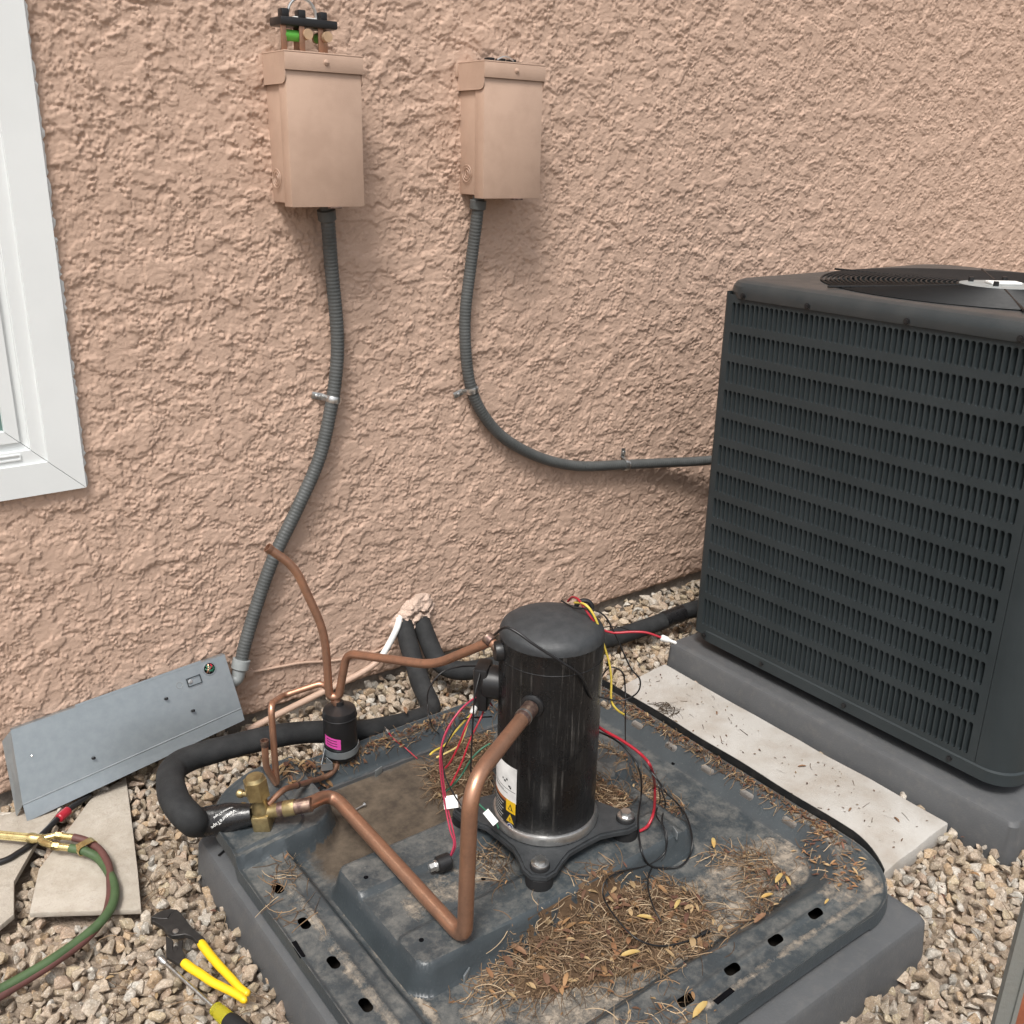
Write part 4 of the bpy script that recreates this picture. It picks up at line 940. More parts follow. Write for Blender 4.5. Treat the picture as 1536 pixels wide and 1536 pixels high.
DB = W(512, 1134, z=.062); DS = (DB.x-COMP.x)*HX+(DB.y-COMP.y)*HY
def drier():
    root = thing('filter_drier', 'black filter drier cylinder with a pink sticker and galvanised bracket', 'filter drier', (DB.x, DB.y, .078))
    zt = W(512, 1062, s=DS).z; zb = float(pan_h(DB.x, DB.y))+.001; r = .0345; T = Matrix.Translation((DB.x, DB.y, 0))
    MB().lathe([(.012, zb), (r-.005, zb+.004), (r, zb+.012), (r, zt-.006), (r-.0015, zt-.001), (r-.008, zt+.001), (.016, zt+.006), (.010, zt+.008), (.009, zt+.016)], T, 36).build('canister', M_BLACK, root, 50)
    MB().torus((DB.x, DB.y, zt-.016), r+.0002, .0016, None, 36, 6).build('seam', M_BLACK, root)
    va = math.atan2(CAM.y-DB.y, CAM.x-DB.x); vs = []; n = 10                     # sticker on the left of the side we see
    for i in range(n+1):
        q = va-R_(62)+R_(62)*i/n
        for z in (zb+.044-.006*i/n, zb+.068-.006*i/n): vs.append((DB.x+(r+.0006)*math.cos(q), DB.y+(r+.0006)*math.sin(q), z))
    sti = MB().add(vs, [(2*i, 2*i+2, 2*i+3, 2*i+1) for i in range(n)]).build('sticker', M_PINK, root)
    for j in range(3):
        vs = []
        for i in range(6):
            q = va-R_(52)+R_(40)*i/5
            for dz in (0, .0016): vs.append((DB.x+(r+.0010)*math.cos(q), DB.y+(r+.0010)*math.sin(q), zb+.049+.006*j-.004*i/5+dz))
        MB().add(vs, [(2*i, 2*i+2, 2*i+3, 2*i+1) for i in range(5)]).build('print_line', M_INK, sti)
    # strap bracket: band round the canister with two ears
    b = MB(); vs = []; hw = .0075; z0 = zb+.028; prof = []
    for i in range(19): q = va-R_(95)+R_(190)*i/18; prof.append((DB.x+(r+.0015)*math.cos(q), DB.y+(r+.0015)*math.sin(q), z0-.004*math.cos(q-va)))
    for p in prof:
        d = (Vector((p[0], p[1], 0))-Vector((DB.x, DB.y, 0))).normalized()
        for w_, o in ((-hw, 0), (hw, 0), (hw, .0014), (-hw, .0014)): vs.append((p[0]+d.x*o, p[1]+d.y*o, p[2]+w_))
    fs = []
    for i in range(18):
        for j in range(4): fs.append((i*4+j, i*4+(j+1) % 4, (i+1)*4+(j+1) % 4, (i+1)*4+j))
    b.add(vs, fs)
    f = W(492, 1150, z=zb+.010); L = Vector(prof[3]); Rr = Vector(prof[12])
    def strip(a, c): 
        up = Vector((0, 0, .0075)); t = (c-a).normalized().cross(Vector((0, 0, 1))).normalized()*.0012
        b.add([a-up, a+up, c+up, c-up, a-up+t, a+up+t, c+up+t, c-up+t], [(0, 1, 2, 3), (7, 6, 5, 4), (0, 4, 5, 1), (1, 5, 6, 2), (2, 6, 7, 3), (3, 7, 4, 0)])
    strip(L, f+Vector((-.012, .004, 0))); strip(f+Vector((-.012, .004, 0)), f+Vector((.008, -.004, 0))); strip(f+Vector((.008, -.004, 0)), f+Vector((.006, .020, .002)))
    b.build('bracket', M_GALV, root, 30)
    return zt+.012
DZ = drier()

da = R_(158); DBS = Vector((COMP.x, COMP.y, .458))+ctr(da)*.100   # discharge boss
def discharge():
    top = Vector((DB.x, DB.y, DZ)); q = lambda px, py, ds=0: W(px, py, s=DS+ds)
    root = thing('discharge_pipe', 'bent copper pipe from compressor top ending in a cut tube above drier', 'copper pipe', top)
    dir_ = ctr(da)
    pts = [DBS-dir_*.010, W(737, 962, s=-.01), W(650, 998, s=.08), q(520, 980), q(508, 1045), q(494, 1045), q(487, 948), q(442, 850, -.01), q(402, 822, -.03)]
    path = fillet(pts, [0, .01, .045, .026, .012, .012, .045, .045, 0], 8); MB().tube(path, .0085, 16, False).build('pipe', M_COPPERB, root, 60)
    d = (pts[-1]-pts[-2]).normalized(); MB().lathe([(.0086, -.002), (.0094, 0), (.0096, .008), (.0076, .008), (.0074, -.02)], frame(pts[-1]-d*.006, d), 18).build('cut_end', M_COPPERD, root)
    d = (pts[0]-pts[1]).normalized()
    for off in (.0, -.022): MB().lathe([(.0092, -.008), (.0108, -.006), (.0108, .006), (.0092, .008)], frame(pts[0].lerp(pts[1], .3)+d*off, d), 18).build('joint', M_BRAZE, root)
    MB().tube([q(501, 1049), top-Vector((0, 0, .008))], .0086, 16).build('drier_stub', M_COPPERD, root)
discharge()
def thin_tubes():
    q = lambda px, py, ds=0: W(px, py, s=DS+ds); zb = W(413, 1168, z=.10); s2 = (zb.x-COMP.x)*HX+(zb.y-COMP.y)*HY
    a = thing('liquid_tube', 'thin square-bent copper tube with a hooked open end beside drier', 'copper pipe', zb)
    pts = [q(497, 1040, .012), q(484, 1024, .012), q(424, 1044), W(406, 1056, s=s2), W(415, 1176, z=.092), W(399, 1151, s=s2-.02), W(397, 1116, s=s2-.02)]
    MB().tube(fillet(pts, [0, .014, .02, .03, .005, .012, 0], 7), .0064, 14).build('tube', M_COPPERB, a, 60)
    MB().lathe([(.0064, -.006), (.0080, 0), (.0082, .008), (.0060, .008), (.0058, -.004)], frame(pts[-1], (0, 0, 1)), 14).build('flared_end', M_BRAZE, a)
    b0 = VM @ Vector((.014, 0, VH*.42)); e = W(500, 1160, pan=.010)
    b = thing('liquid_tube', 'thin straight copper tube from brass valve to drier bracket', 'copper pipe', e)
    pts = [b0, W(425, 1184, s=(VB.x-COMP.x)*HX+(VB.y-COMP.y)*HY+.03), W(480, 1168, pan=.022), e, Vector((DB.x, DB.y, float(pan_h(DB.x, DB.y))+.008))]
    MB().tube(fillet(pts, .02, 6), .0056, 14).build('tube', M_COPPERD, b, 60)
    o = pts[1].lerp(pts[2], .35); d = (pts[2]-pts[1]).normalized(); MB().lathe([(.0057, -.005), (.0070, -.003), (.0070, .003), (.0057, .005)], frame(o, d), 14).build('brazed_joint', M_BRAZE, b)
thin_tubes()

# ------------------------------------------------------------------ foam-covered lines
HOLE = W(612, 926, y=.004)
def insulated():
    r = .0300
    A = thing('insulated_line', 'black foam covered line from wall hole round base pan to brass valve', 'insulated pipe', (1.0, -.28, G), 'black foam covered refrigerant lines')
    ve = VO-AXV*.016; tp = ve-AXV*.075
    pts = [W(604, 928, y=.012), W(612, 962, y=-.060), W(630, 1022, y=-.170), W(646, 1064, y=-.255), W(622, 1080, y=-.290), W(545, 1096, y=-.300), W(440, 1100, y=-.290), W(330, 1124, y=-.290), W(274, 1143, y=-.302), W(256, 1163, y=-.335), W(262, 1200, y=-.410), W(285, 1228, y=-.460), tp-AXV*.030, tp]
    path = spline(pts, 8); rad = [(.0235+.0030*min(1, max(0, (i/len(path)-.45)/.3)))*(1+.015*math.sin(i*.9)) for i in range(len(path))]
    MB().tube(path, r, 22, True, rad).build('foam_sleeve', M_RUBBER, A, 60)
    tape = MB(); n = 14; R3 = random.Random(4); tape.tube([tp.lerp(ve, t) for t in np.linspace(-.18, 1, n)], .03, 22, True, [.0276-.0085*max(0, (t-.35)/.65)**1.3+R3.uniform(-.0007, .0007) for t in np.linspace(-.0, 1, n)])
    tp_o = tape.build('tape_wrap', M_TAPE, A, 40)
    # printed name on the tape, as the photo shows it upside down
    def text(s, size, origin, adv, up, nrm, par, bend_c, bend_axis, rr):
        cu = bpy.data.curves.new('text', 'FONT'); cu.body = s; cu.size = size; cu.extrude = 0; ob = bpy.data.objects.new('tmp', cu); COL.objects.link(ob)
        me = bpy.data.meshes.new_from_object(ob.evaluated_get(bpy.context.evaluated_depsgraph_get())); bpy.data.objects.remove(ob)
        vs = []
        for v in me.vertices:
            p = origin+adv*v.co.x+up*v.co.y; ax = bend_c+bend_axis*((p-bend_c).dot(bend_axis)); d = (p-ax); d.normalize(); vs.append(ax+d*rr)
        me.vertices.foreach_set('co', [c for v in vs for c in v]); me.update(); return finish('printed_text', me, M_PAPER, par, flat=True)
    bpy.context.view_layer.update()
    mid = tp.lerp(ve, .28); tocam = (CAM-mid); tocam = (tocam-AXV*tocam.dot(AXV)).normalized(); side = AXV.cross(tocam).normalized()
    if side.z < 0: side = -side
    adv = (-AXV*.85-side*.52).normalized(); up = tocam.cross(adv).normalized()
    for j, (tx, sz) in enumerate((('VentureTape', .0105), ('VentureTape', .0075))):
        oo = mid+tocam*.03+AXV*.034+side*(.020-.002*j)-up*(.004-.0135*j) if False else mid+tocam*.03+AXV*(.030)+side*(.016)+up*(-.012*j)
        text(tx, sz, oo, adv, up, tocam, tp_o, tp, AXV, .0281)
    B = thing('insulated_line', 'black foam covered line from wall hole past compressor to condenser', 'insulated pipe', (1.5, -.2, G), 'black foam covered refrigerant lines')
    pts = [W(628, 924, y=.014), W(640, 955, y=-.055), W(658, 992, y=-.120), W(690, 1006, y=-.165), W(735, 1000, y=-.180), W(800, 985, y=-.180), Vector((1.62, -.19, .022)), W(915, 958, y=-.195), W(985, 935, y=-.210), W(1040, 914, y=-.225), Vector((2.30, -.30, .05)), Vector((2.36, -.389, .10))]
    MB().tube(spline(pts, 8), .0238, 22).build('foam_sleeve', M_RUBBER, B, 60)
    c = W(1010, 925, y=-.216); d = (W(1040, 914, y=-.225)-W(985, 935, y=-.210)).normalized(); rr2 = random.Random(8)
    MB().tube([c+d*t for t in np.linspace(-.035, .035, 9)], .0248, 20, True, [.0248+rr2.uniform(-.0006, .0008) for _ in range(9)]).build('tape_wrap', M_TAPE, B, 40)
    C = thing('drain_tube', 'thin white and pink painted tube curving from wall hole along wall base', 'tube', (1.0, -.03, -.02))
    pts = [W(601, 918, y=.010), W(596, 940, y=-.030), W(584, 965, y=-.035), W(566, 992, y=-.035), W(535, 1013, y=-.030), W(480, 1040, y=-.030), W(420, 1070, y=-.035), W(370, 1096, y=-.045)]
    path = spline(pts, 8); k = int(len(path)*.42); MB().tube(path[:k+1], .0082, 12).build('bare_length', M_WHITE, C, 60); MB().tube(path[k:], .0078, 12).build('painted_length', M_BOX, C, 60)
    D = thing('wall_cable', 'thin pink painted cable tacked along the stucco near its foot', 'cable', W(480, 990, y=-.004))
    MB().tube(spline([W(584, 962, y=0), W(570, 975, y=-.006), W(540, 984, y=-.006), W(500, 991, y=-.007), W(455, 994, y=-.007), W(420, 1000, y=-.007), W(373, 1009, y=-.008)], 6), .0034, 8).build('cable', M_BOX, D, 60)
    c = W(374, 1009, y=-.006); MB().box((c.x-.012, -.012, c.z-.008), (c.x+.008, .001, c.z+.008), None, .002).build('clip', M_BOX, D)
insulated()

# ------------------------------------------------------------------ wires
WG = 'loose wires around the compressor'
def wire(label, mat, pts, r=.0021, name='wire', ends=(), n=7):
    r = r*.70; P = spline(pts, n); lowest = min(P, key=lambda p: p.z); root = thing(name, label, 'wire', lowest-Vector((0, 0, r)), WG)
    MB().tube(P, r, 8).build('insulation', mat, root, 70)
    for which, kind in ends:
        a, b = (P[-2], P[-1]) if which else (P[1], P[0]); d = (b-a).normalized()
        if kind == 'spade':
            k = MB(); k.lathe([(.0024, -.004), (.0036, -.003), (.0036, .006), (.0026, .007)], frame(b, d), 12); k.box((-.0032, -.0006, .006), (.0032, .0006, .015), frame(b, d), .0003); k.build('terminal', M_STEEL, root)
        elif kind == 'nut': MB().lathe([(.0042, -.006), (.0058, -.004), (.0056, .006), (.0030, .010), (.0030, .020), (.0022, .023)], frame(b, d), 14).build('insulated_terminal', M_WHITE, root)
        elif kind == 'boot': MB().lathe([(.0036, -.008), (.0042, 0), (.0042, .010), (.003, .012)], frame(b, d), 12).build('boot', M_BLACK, root)
    return root
S = lambda px, py, s: W(px, py, s=s)
PN = lambda px, py, l=.003: W(px, py, pan=l)
wire('thick black cord draped across compressor cap and down its right side', M_BLACK, [S(742, 952, -.03), S(757, 941, -.078), S(775, 948, -.094), S(803, 968, -.104), S(845, 995, -.100), S(872, 1015, -.086), S(885, 1043, -.066), S(892, 1052, -.03)], .0034)
wire('black wire looping in air right of compressor cap', M_BLACK, [S(842, 901, .05), S(862, 912, .02), S(880, 913, .0), S(905, 922, -.0), S(922, 950, 0), S(945, 1000, 0), S(960, 1020, 0), S(955, 1040, 0), S(930, 1051, -.0), S(900, 1046, -.01), S(886, 1050, -.03)], .0021)
wire('red wire from compressor cap ending in a white plastic terminal', M_RED, [S(852, 902, .07), S(858, 896, .055), S(866, 898, .03), S(874, 908, .01), S(886, 925, .0), S(900, 942, .0), S(920, 949, 0), S(945, 948, 0), S(970, 949, 0), S(996, 958, 0)], .0030, ends=((1, 'nut'),))
wire('yellow wire hanging down beside the compressor to the pan', M_YELLOWW, [S(862, 904, .04), S(876, 906, .005), S(888, 918, -.005), S(898, 940, -.005), S(905, 965, 0), S(914, 995, 0), S(917, 1020, 0), S(917, 1050, .0), S(925, 1064, 0), S(938, 1073, .01)], .0029, ends=((1, 'spade'),))
wire('thin black looped wire hanging behind the yellow wire', M_BLACK, [S(900, 1045, .03), S(901, 1020, .03), S(912, 1003, .03), S(924, 1002, .03), S(935, 1012, .03), S(938, 1040, .03), S(938, 1080, .02), PN(938, 1112, .006)], .0020)
wire('thin black wire curling against the insulated line', M_BLACK, [S(899, 944, .01), S(905, 941, .03), S(918, 940, .05), S(935, 942, .07), S(950, 948, .08)], .0015)
wire('thick red wire arcing round the compressor over the pan floor', M_RED, [S(884, 1080, .06), S(905, 1095, .04), S(935, 1112, .01), S(962, 1132, -.02), S(977, 1152, -.04), PN(982, 1180, .035), PN(981, 1215, .022), PN(972, 1238, .010), PN(958, 1247, .006), PN(944, 1250, .008)], .0040)
wire('black wire pair looping over the platform edge', M_BLACK, [S(884, 1092, .06), S(920, 1108, .03), S(945, 1130, 0), S(960, 1160, -.02), PN(962, 1190, .035), PN(957, 1230, .018), PN(962, 1275, .010), PN(975, 1298, .008), PN(1000, 1302, .006), PN(1022, 1298, .006), PN(1036, 1280, .006), PN(1038, 1255, .010), PN(1030, 1225, .018), PN(1016, 1205, .022), S(1000, 1190, -.06), S(985, 1168, -.04), S(965, 1145, -.02)], .0026)
wire('black wire trailing over needles to a taped end', M_BLACK, [S(990, 1180, -.05), PN(998, 1205, .025), PN(993, 1230, .015), PN(999, 1255, .012), PN(996, 1280, .008), PN(970, 1298, .006), PN(930, 1308, .006), PN(908, 1322, .018), PN(905, 1345, .030), PN(925, 1378, .036), PN(955, 1408, .030), PN(990, 1419, .012), PN(1030, 1412, .008), PN(1056, 1400, .006)], .0022, ends=((1, 'boot'),))
wire('black wire dropping straight into the needle pile', M_BLACK, [S(988, 1178, -.05), PN(990, 1200, .03), PN(984, 1222, .018), PN(1000, 1250, .010), PN(996, 1285, .006), PN(976, 1305, .008), PN(972, 1330, .03), PN(980, 1360, .030), PN(992, 1382, .020)], .0020)
wire('short red wire with bare crimp lying behind the bolt', M_RED, [PN(905, 1213, .012), PN(909, 1222, .010), PN(915, 1236, .006)], .0032, ends=((0, 'spade'),))
wire('pink red wire pair sweeping down to the pressure switch', M_REDP, [S(733, 1040, .05), S(712, 1047, .0), S(688, 1068, -.03), S(668, 1100, -.05), S(660, 1135, -.06), S(662, 1170, -.06), S(668, 1210, -.07), S(675, 1245, -.09), S(681, 1265, -.10), S(676, 1283, -.105)], .0023)
wire('second pink red wire beside the pair to the switch', M_REDP, [S(735, 1036, .05), S(705, 1052, -.0), S(680, 1080, -.03), S(663, 1118, -.045), S(664, 1160, -.052), S(670, 1205, -.062), S(679, 1243, -.082), S(683, 1268, -.094), S(677, 1284, -.100)], .0023)
wire('red wire running steeply through the left bundle', M_RED, [S(738, 1058, .07), S(731, 1051, .04), S(722, 1075, .01), S(705, 1110, -.01), S(692, 1145, -.02), S(676, 1178, -.03)], .0026)
wire('dark red wire with white splice in the left bundle', M_RED, [S(710, 1066, .0), S(698, 1092, -.02), S(688, 1118, -.02), S(676, 1142, -.02), S(668, 1152, -.02)], .0028, ends=((0, 'nut'),))
wire('yellow wire curving through the left bundle', M_YELLOWW, [S(722, 1046, .02), S(712, 1065, .01), S(694, 1085, -.0), S(678, 1103, -.01), S(668, 1117, -.01), S(652, 1126, -.0), S(645, 1132, .0)], .0027)
wire('pale yellow wire hooking back under the bundle', M_YELLOWP, [S(719, 1046, .02), S(708, 1066, .01), S(697, 1100, .0), S(688, 1118, -.0), S(672, 1128, -.0), S(655, 1136, 0)], .0025)
wire('green wire slanting from the bundle behind copper pipe', M_GREENW, [S(735, 1115, .02), S(720, 1125, .01), S(706, 1140, .0), S(694, 1160, -.01), S(683, 1174, -.02), S(668, 1188, -.02)], .0025)
wire('green ground wire running to the compressor foot', M_GREENW, [S(712, 1200, -.03), S(730, 1217, -.05), S(742, 1228, -.07), S(748, 1243, -.09)], .0026)
wire('long black wire looping left from the terminal plug', M_BLACK, [S(713, 999, .03), S(690, 1000, .0), S(664, 1008, -.02), S(645, 1030, -.03), S(641, 1055, -.03), S(648, 1090, -.03), PN(658, 1100, .012), PN(668, 1103, .006)], .0020)
wire('black wire hanging straight from the terminal plug', M_BLACK, [S(720, 1010, -.0), S(712, 1045, -.02), S(709, 1090, -.02), S(707, 1130, -.02), S(706, 1158, -.02)], .0024)
wire('thin black wire crossing the bundle to the bolt', M_BLACK, [S(738, 1075, .04), S(700, 1078, -.0), S(685, 1090, -.02), S(664, 1130, -.03), S(668, 1165, -.05), S(683, 1195, -.06), S(695, 1213, -.07)], .0019)
wire('short red wire with spade tip lying on the back ridge', M_RED, [PN(582, 1098, .006), PN(592, 1110, .004), PN(608, 1122, .006), PN(626, 1138, .004)], .0019, ends=((0, 'spade'),))
def tag_card(px0, py0, s0, w, h, rot, label):
    c = W(px0, py0, s=s0); M = frame(c, (CAM-c)) @ Matrix.Rotation(rot, 4, 'Z'); o = MB().box((-h/2, -w/2, -.0004), (h/2, w/2, .0004), M).build('paper_tag', M_PAPER, None, flat=True); tag(o, label, 'tag', 'paper tags on the wires')
tag_card(676, 1203, -.064, .025, .022, .12, 'white paper tag folded on the pink red wires')
tag_card(736, 1226, -.078, .012, .028, .72, 'white paper tag wrapped round the green ground wire')
def switch():
    c = W(660, 1296, pan=.018); d = (W(683, 1287, pan=.020)-c).normalized(); root = thing('pressure_switch', 'small black pressure switch with brass hexagon end lying on platform', 'switch', c-Vector((0, 0, .018)))
    M = frame(c-d*.006, d); b = MB(); b.lathe([(.0125, 0), (.0145, .002), (.0145, .024), (.012, .026)], M, 22); b.build('housing', M_BLACK, root)
    b = MB(); b.lathe([(.010, -.004), (.010, 0)], M, 18); hexprism(b, .0078, -.014, -.004, M); b.build('hexagon_end', M_STEEL, root)
switch()
def pin_on_pad():
    a, b = W(328, 1283, z=PT+.0032), W(338, 1274, z=PT+.0032); d = (b-a).normalized(); k = MB(); k.tube([a, b], .0022, 8); k.lathe([(.0042, 0), (.0042, .002)], frame(b, d), 12); o = k.build('plastic_pin', M_BLACK); tag(o, 'small black plastic pin lying on the corner of the pad', 'pin')
pin_on_pad()
def screw_on_pan(px, py, qx, qy, label, nm='machine_screw'):
    a, b = W(px, py, pan=.004), W(qx, qy, pan=.003); d = (b-a).normalized(); k = MB(); M = frame(a, d); hexprism(k, .0045, -.004, 0, M); k.tube([a, b], .0020, 8); o = k.build(nm, M_STEEL); tag(o, label, 'screw', 'loose screws in the pan')
screw_on_pan(545, 1208, 531, 1216, 'small zinc screw lying on the muddy pan floor')

# ------------------------------------------------------------------ torch, hoses, black cable
def torch():
    z = .004; P = lambda px, py, zz=z: W(px, py, z=zz)
    root = thing('brass_torch', 'brass torch handle with red and green twin hoses lying across tiles', 'torch', P(60, 1258, -.018))
    a, b = P(-60, 1247), P(47, 1257); d = (b-a).normalized(); k = MB(); k.tube([a, b], .0076, 18); h = k.build('handle', M_BRASSB, root, 60)
    g = MB()
    for i in range(14):
        q = 2*math.pi*i/14; M = frame(a, d); o0 = M @ Vector((.0076*math.cos(q), .0076*math.sin(q), 0)); g.tube([o0, o0+d*((b-a).length-.006)], .0008, 5)
    g.build('handle_rib', M_BRASSB, h)
    y = P(76, 1262); s1 = P(84, 1253, z+.004); s2 = P(80, 1269)
    k = MB(); k.lathe([(.0098, -.004), (.0102, 0), (.0098, .006), (.0088, .010), (.0092, .022)], frame(b, d), 18)
    k.tube([b+d*.018, P(68, 1257), s1], .0068, 14, True, [.0088, .0072, .0060]); k.tube([b+d*.018, P(66, 1264), s2], .0070, 14, True, [.0088, .0072, .0064]); k.build('mixer', M_BRASSB, root, 45)
    for (p, e, nm) in ((s1, P(110, 1256, z+.003), 'r'), (s2, P(105, 1272), 'g')):
        dd = (e-p).normalized(); k = MB(); hexprism(k, .0078, 0, .013, frame(p, dd)); k.lathe([(.0066, .013), (.0066, (e-p).length+.004)], frame(p, dd), 16); k.build('ferrule', M_BRASSB, root, 30)
    zh = -.006
    gp = [P(105, 1272), P(128, 1277, .001), P(150, 1290, zh), P(168, 1318, zh), P(172, 1345, zh), P(160, 1372, zh), P(130, 1402, -.010), P(80, 1438, -.012), P(30, 1468, -.014), P(-40, 1506, -.014), P(-140, 1560, -.014)]
    rp = [P(110, 1256, z+.003), P(130, 1262, .003), P(150, 1276, .0), P(163, 1300, -.003), P(166, 1330, -.008), P(164, 1352, -.010), P(156, 1376, -.012), P(127, 1410, -.014), P(76, 1447, -.017), P(26, 1478, -.020), P(-40, 1518, -.020), P(-140, 1572, -.020)]
    MB().tube(spline(gp, 8), .0082, 16).build('green_hose', M_HOSEG, root, 60); MB().tube(spline(rp, 8), .0074, 16).build('red_hose', M_HOSER, root, 60)
    c = P(129, 1270, .003); t = (P(140, 1282, 0)-P(118, 1264, 0)).normalized(); M = frame(c, t, (0, 0, 1)); vs = []
    b = MB(); out = [(x*.0100+.0002, y) for x, y in ((-1, -.0185), (-1, .0185), (1, .0185), (1, -.0185))]
    pr = rrect(-.0098, .0098, -.0195, .0195, .009, 5); pi = rrect(-.0086, .0086, -.0183, .0183, .0078, 5); n = len(pr)
    b.add([(p[0], p[1], -.008) for p in pr]+[(p[0], p[1], .008) for p in pr]+[(p[0], p[1], -.008) for p in pi]+[(p[0], p[1], .008) for p in pi], [(i, (i+1) % n, n+(i+1) % n, n+i) for i in range(n)]+[(2*n+i, 3*n+i, 3*n+(i+1) % n, 2*n+(i+1) % n) for i in range(n)]+[(n+i, n+(i+1) % n, 3*n+(i+1) % n, 3*n+i) for i in range(n)]+[(i, 2*n+i, 2*n+(i+1) % n, (i+1) % n) for i in range(n)], M)
    b.build('hose_clip', M_BRASSB, root)
    root2 = thing('black_cable', 'black cable with a red collar passing under the steel tray', 'cable', P(30, 1275, -.018))
    MB().tube(spline([P(-80, 1312, -.012), P(0, 1293, -.012), P(28, 1279, -.012), P(52, 1262, -.011), P(75, 1240, -.012), P(100, 1217, -.012), P(135, 1192, -.012)], 7), .0058, 12).build('cable', M_BLACK, root2, 60)
    c, e = P(88, 1228, -.010), P(102, 1216, -.010); MB().lathe([(.0075, 0), (.0092, .002), (.0092, (e-c).length), (.007, (e-c).length+.002)], frame(c, e-c), 16).build('red_collar', M_RED, root2)
torch()

# ------------------------------------------------------------------ pliers and nut driver on the gravel
def tools():
    zt = -.010; Q = lambda cx_, cy_, z=zt: W(220+cx_/8.26, 1350+cy_/8.26, z=z)
    root = thing('slip_joint_pliers', 'tongue and groove pliers with yellow grips lying on the gravel', 'pliers', Q(500, 600, -.02))
    def flat(name, poly, z0, z1, mat):
        bm = bmesh.new(); vs = [bm.verts.new(Q(p[0], p[1], zt)+Vector((0, 0, z0-zt))) for p in poly]; f = bm.faces.new(vs); f.normal_update()
        if f.normal.z > 0: f.normal_flip()
        e = bmesh.ops.extrude_face_region(bm, geom=[f]); bmesh.ops.translate(bm, vec=(0, 0, z1-z0), verts=[v for v in e['geom'] if isinstance(v, bmesh.types.BMVert)])
        bmesh.ops.bevel(bm, geom=[ed for ed in bm.edges if abs(ed.verts[0].co.z-ed.verts[1].co.z) < 1e-6], offset=.0007, segments=1, affect='EDGES'); return MB().bm(bm).build(name, mat, root, 30)
    flat('upper_lever', [(60, 285), (160, 268), (268, 268), (300, 215), (372, 150), (420, 190), (480, 265), (560, 372), (725, 512), (640, 572), (566, 492), (480, 460), (400, 472), (320, 480), (272, 452), (205, 370), (130, 322)], -.012, -.003, M_TOOL)
    flat('upper_jaw', [(58, 245), (130, 190), (210, 158), (300, 140), (366, 150), (298, 210), (262, 262), (160, 262)], -.013, -.004, M_TOOL)
    flat('lower_lever', [(236, 440), (300, 470), (330, 500), (318, 600), (345, 645), (385, 620), (395, 500), (450, 490), (436, 590), (490, 722), (420, 800), (240, 690)], -.018, -.0105, M_TOOL)
    flat('joint_groove', [(318, 560), (385, 555), (390, 690), (300, 690), (262, 640)], -.0185, -.012, M_TOOL)
    MB().lathe([(.0052, 0), (.005, .0010), (0, .0014)], Matrix.Translation(Q(360, 385, -.003)), 18).build('pivot', M_STEEL, root)
    for pts in ([(672, 532), (760, 650), (860, 770), (960, 880), (1060, 985), (1150, 1085), (1220, 1140), (1270, 1172)], [(460, 775), (560, 850), (680, 925), (800, 1010), (930, 1075), (1060, 1140), (1160, 1200), (1232, 1262)]):
        P = spline([Q(a, b, -.009) for a, b in pts], 5); n = len(P); rad = [.0078*(1-.22*i/(n-1)) for i in range(n)]; rad[0] *= .9; rad[-1] *= .45; rad[-2] *= .8
        MB().tube(P, .0075, 16, True, rad).build('grip', M_YGRIP, root, 70)
    root2 = thing('nut_driver', 'steel nut driver with amber and black handle lying by the pliers', 'nut driver', Q(500, 1030, -.02))
    a, b = Q(180, 735, -.010), Q(840, 1335, -.008); d = (b-a).normalized(); MB().tube([a, b], .0030, 14).build('shaft', M_STEEL, root2, 60)
    MB().lathe([(.0035, -.004), (.0060, -.004), (.0060, .008), (.0032, .014)], frame(a, d), 18).build('socket', M_STEEL, root2)
    c = Q(1000, 1482, -.006); L = (c-b).length
    MB().lathe([(.004, -.002), (.0085, 0), (.0110, .003), (.0110, .006), (.0090, .008), (.0090, .010), (.0118, .013), (.0124, L)], frame(b, d), 24).build('amber_collar', M_AMBER, root2, 30)
    MB().lathe([(.0122, 0), (.0145, .008), (.0150, .05), (.0135, .075), (.010, .080)], frame(b+d*L, d), 24).build('handle', M_GROMMET, root2, 40)
tools()

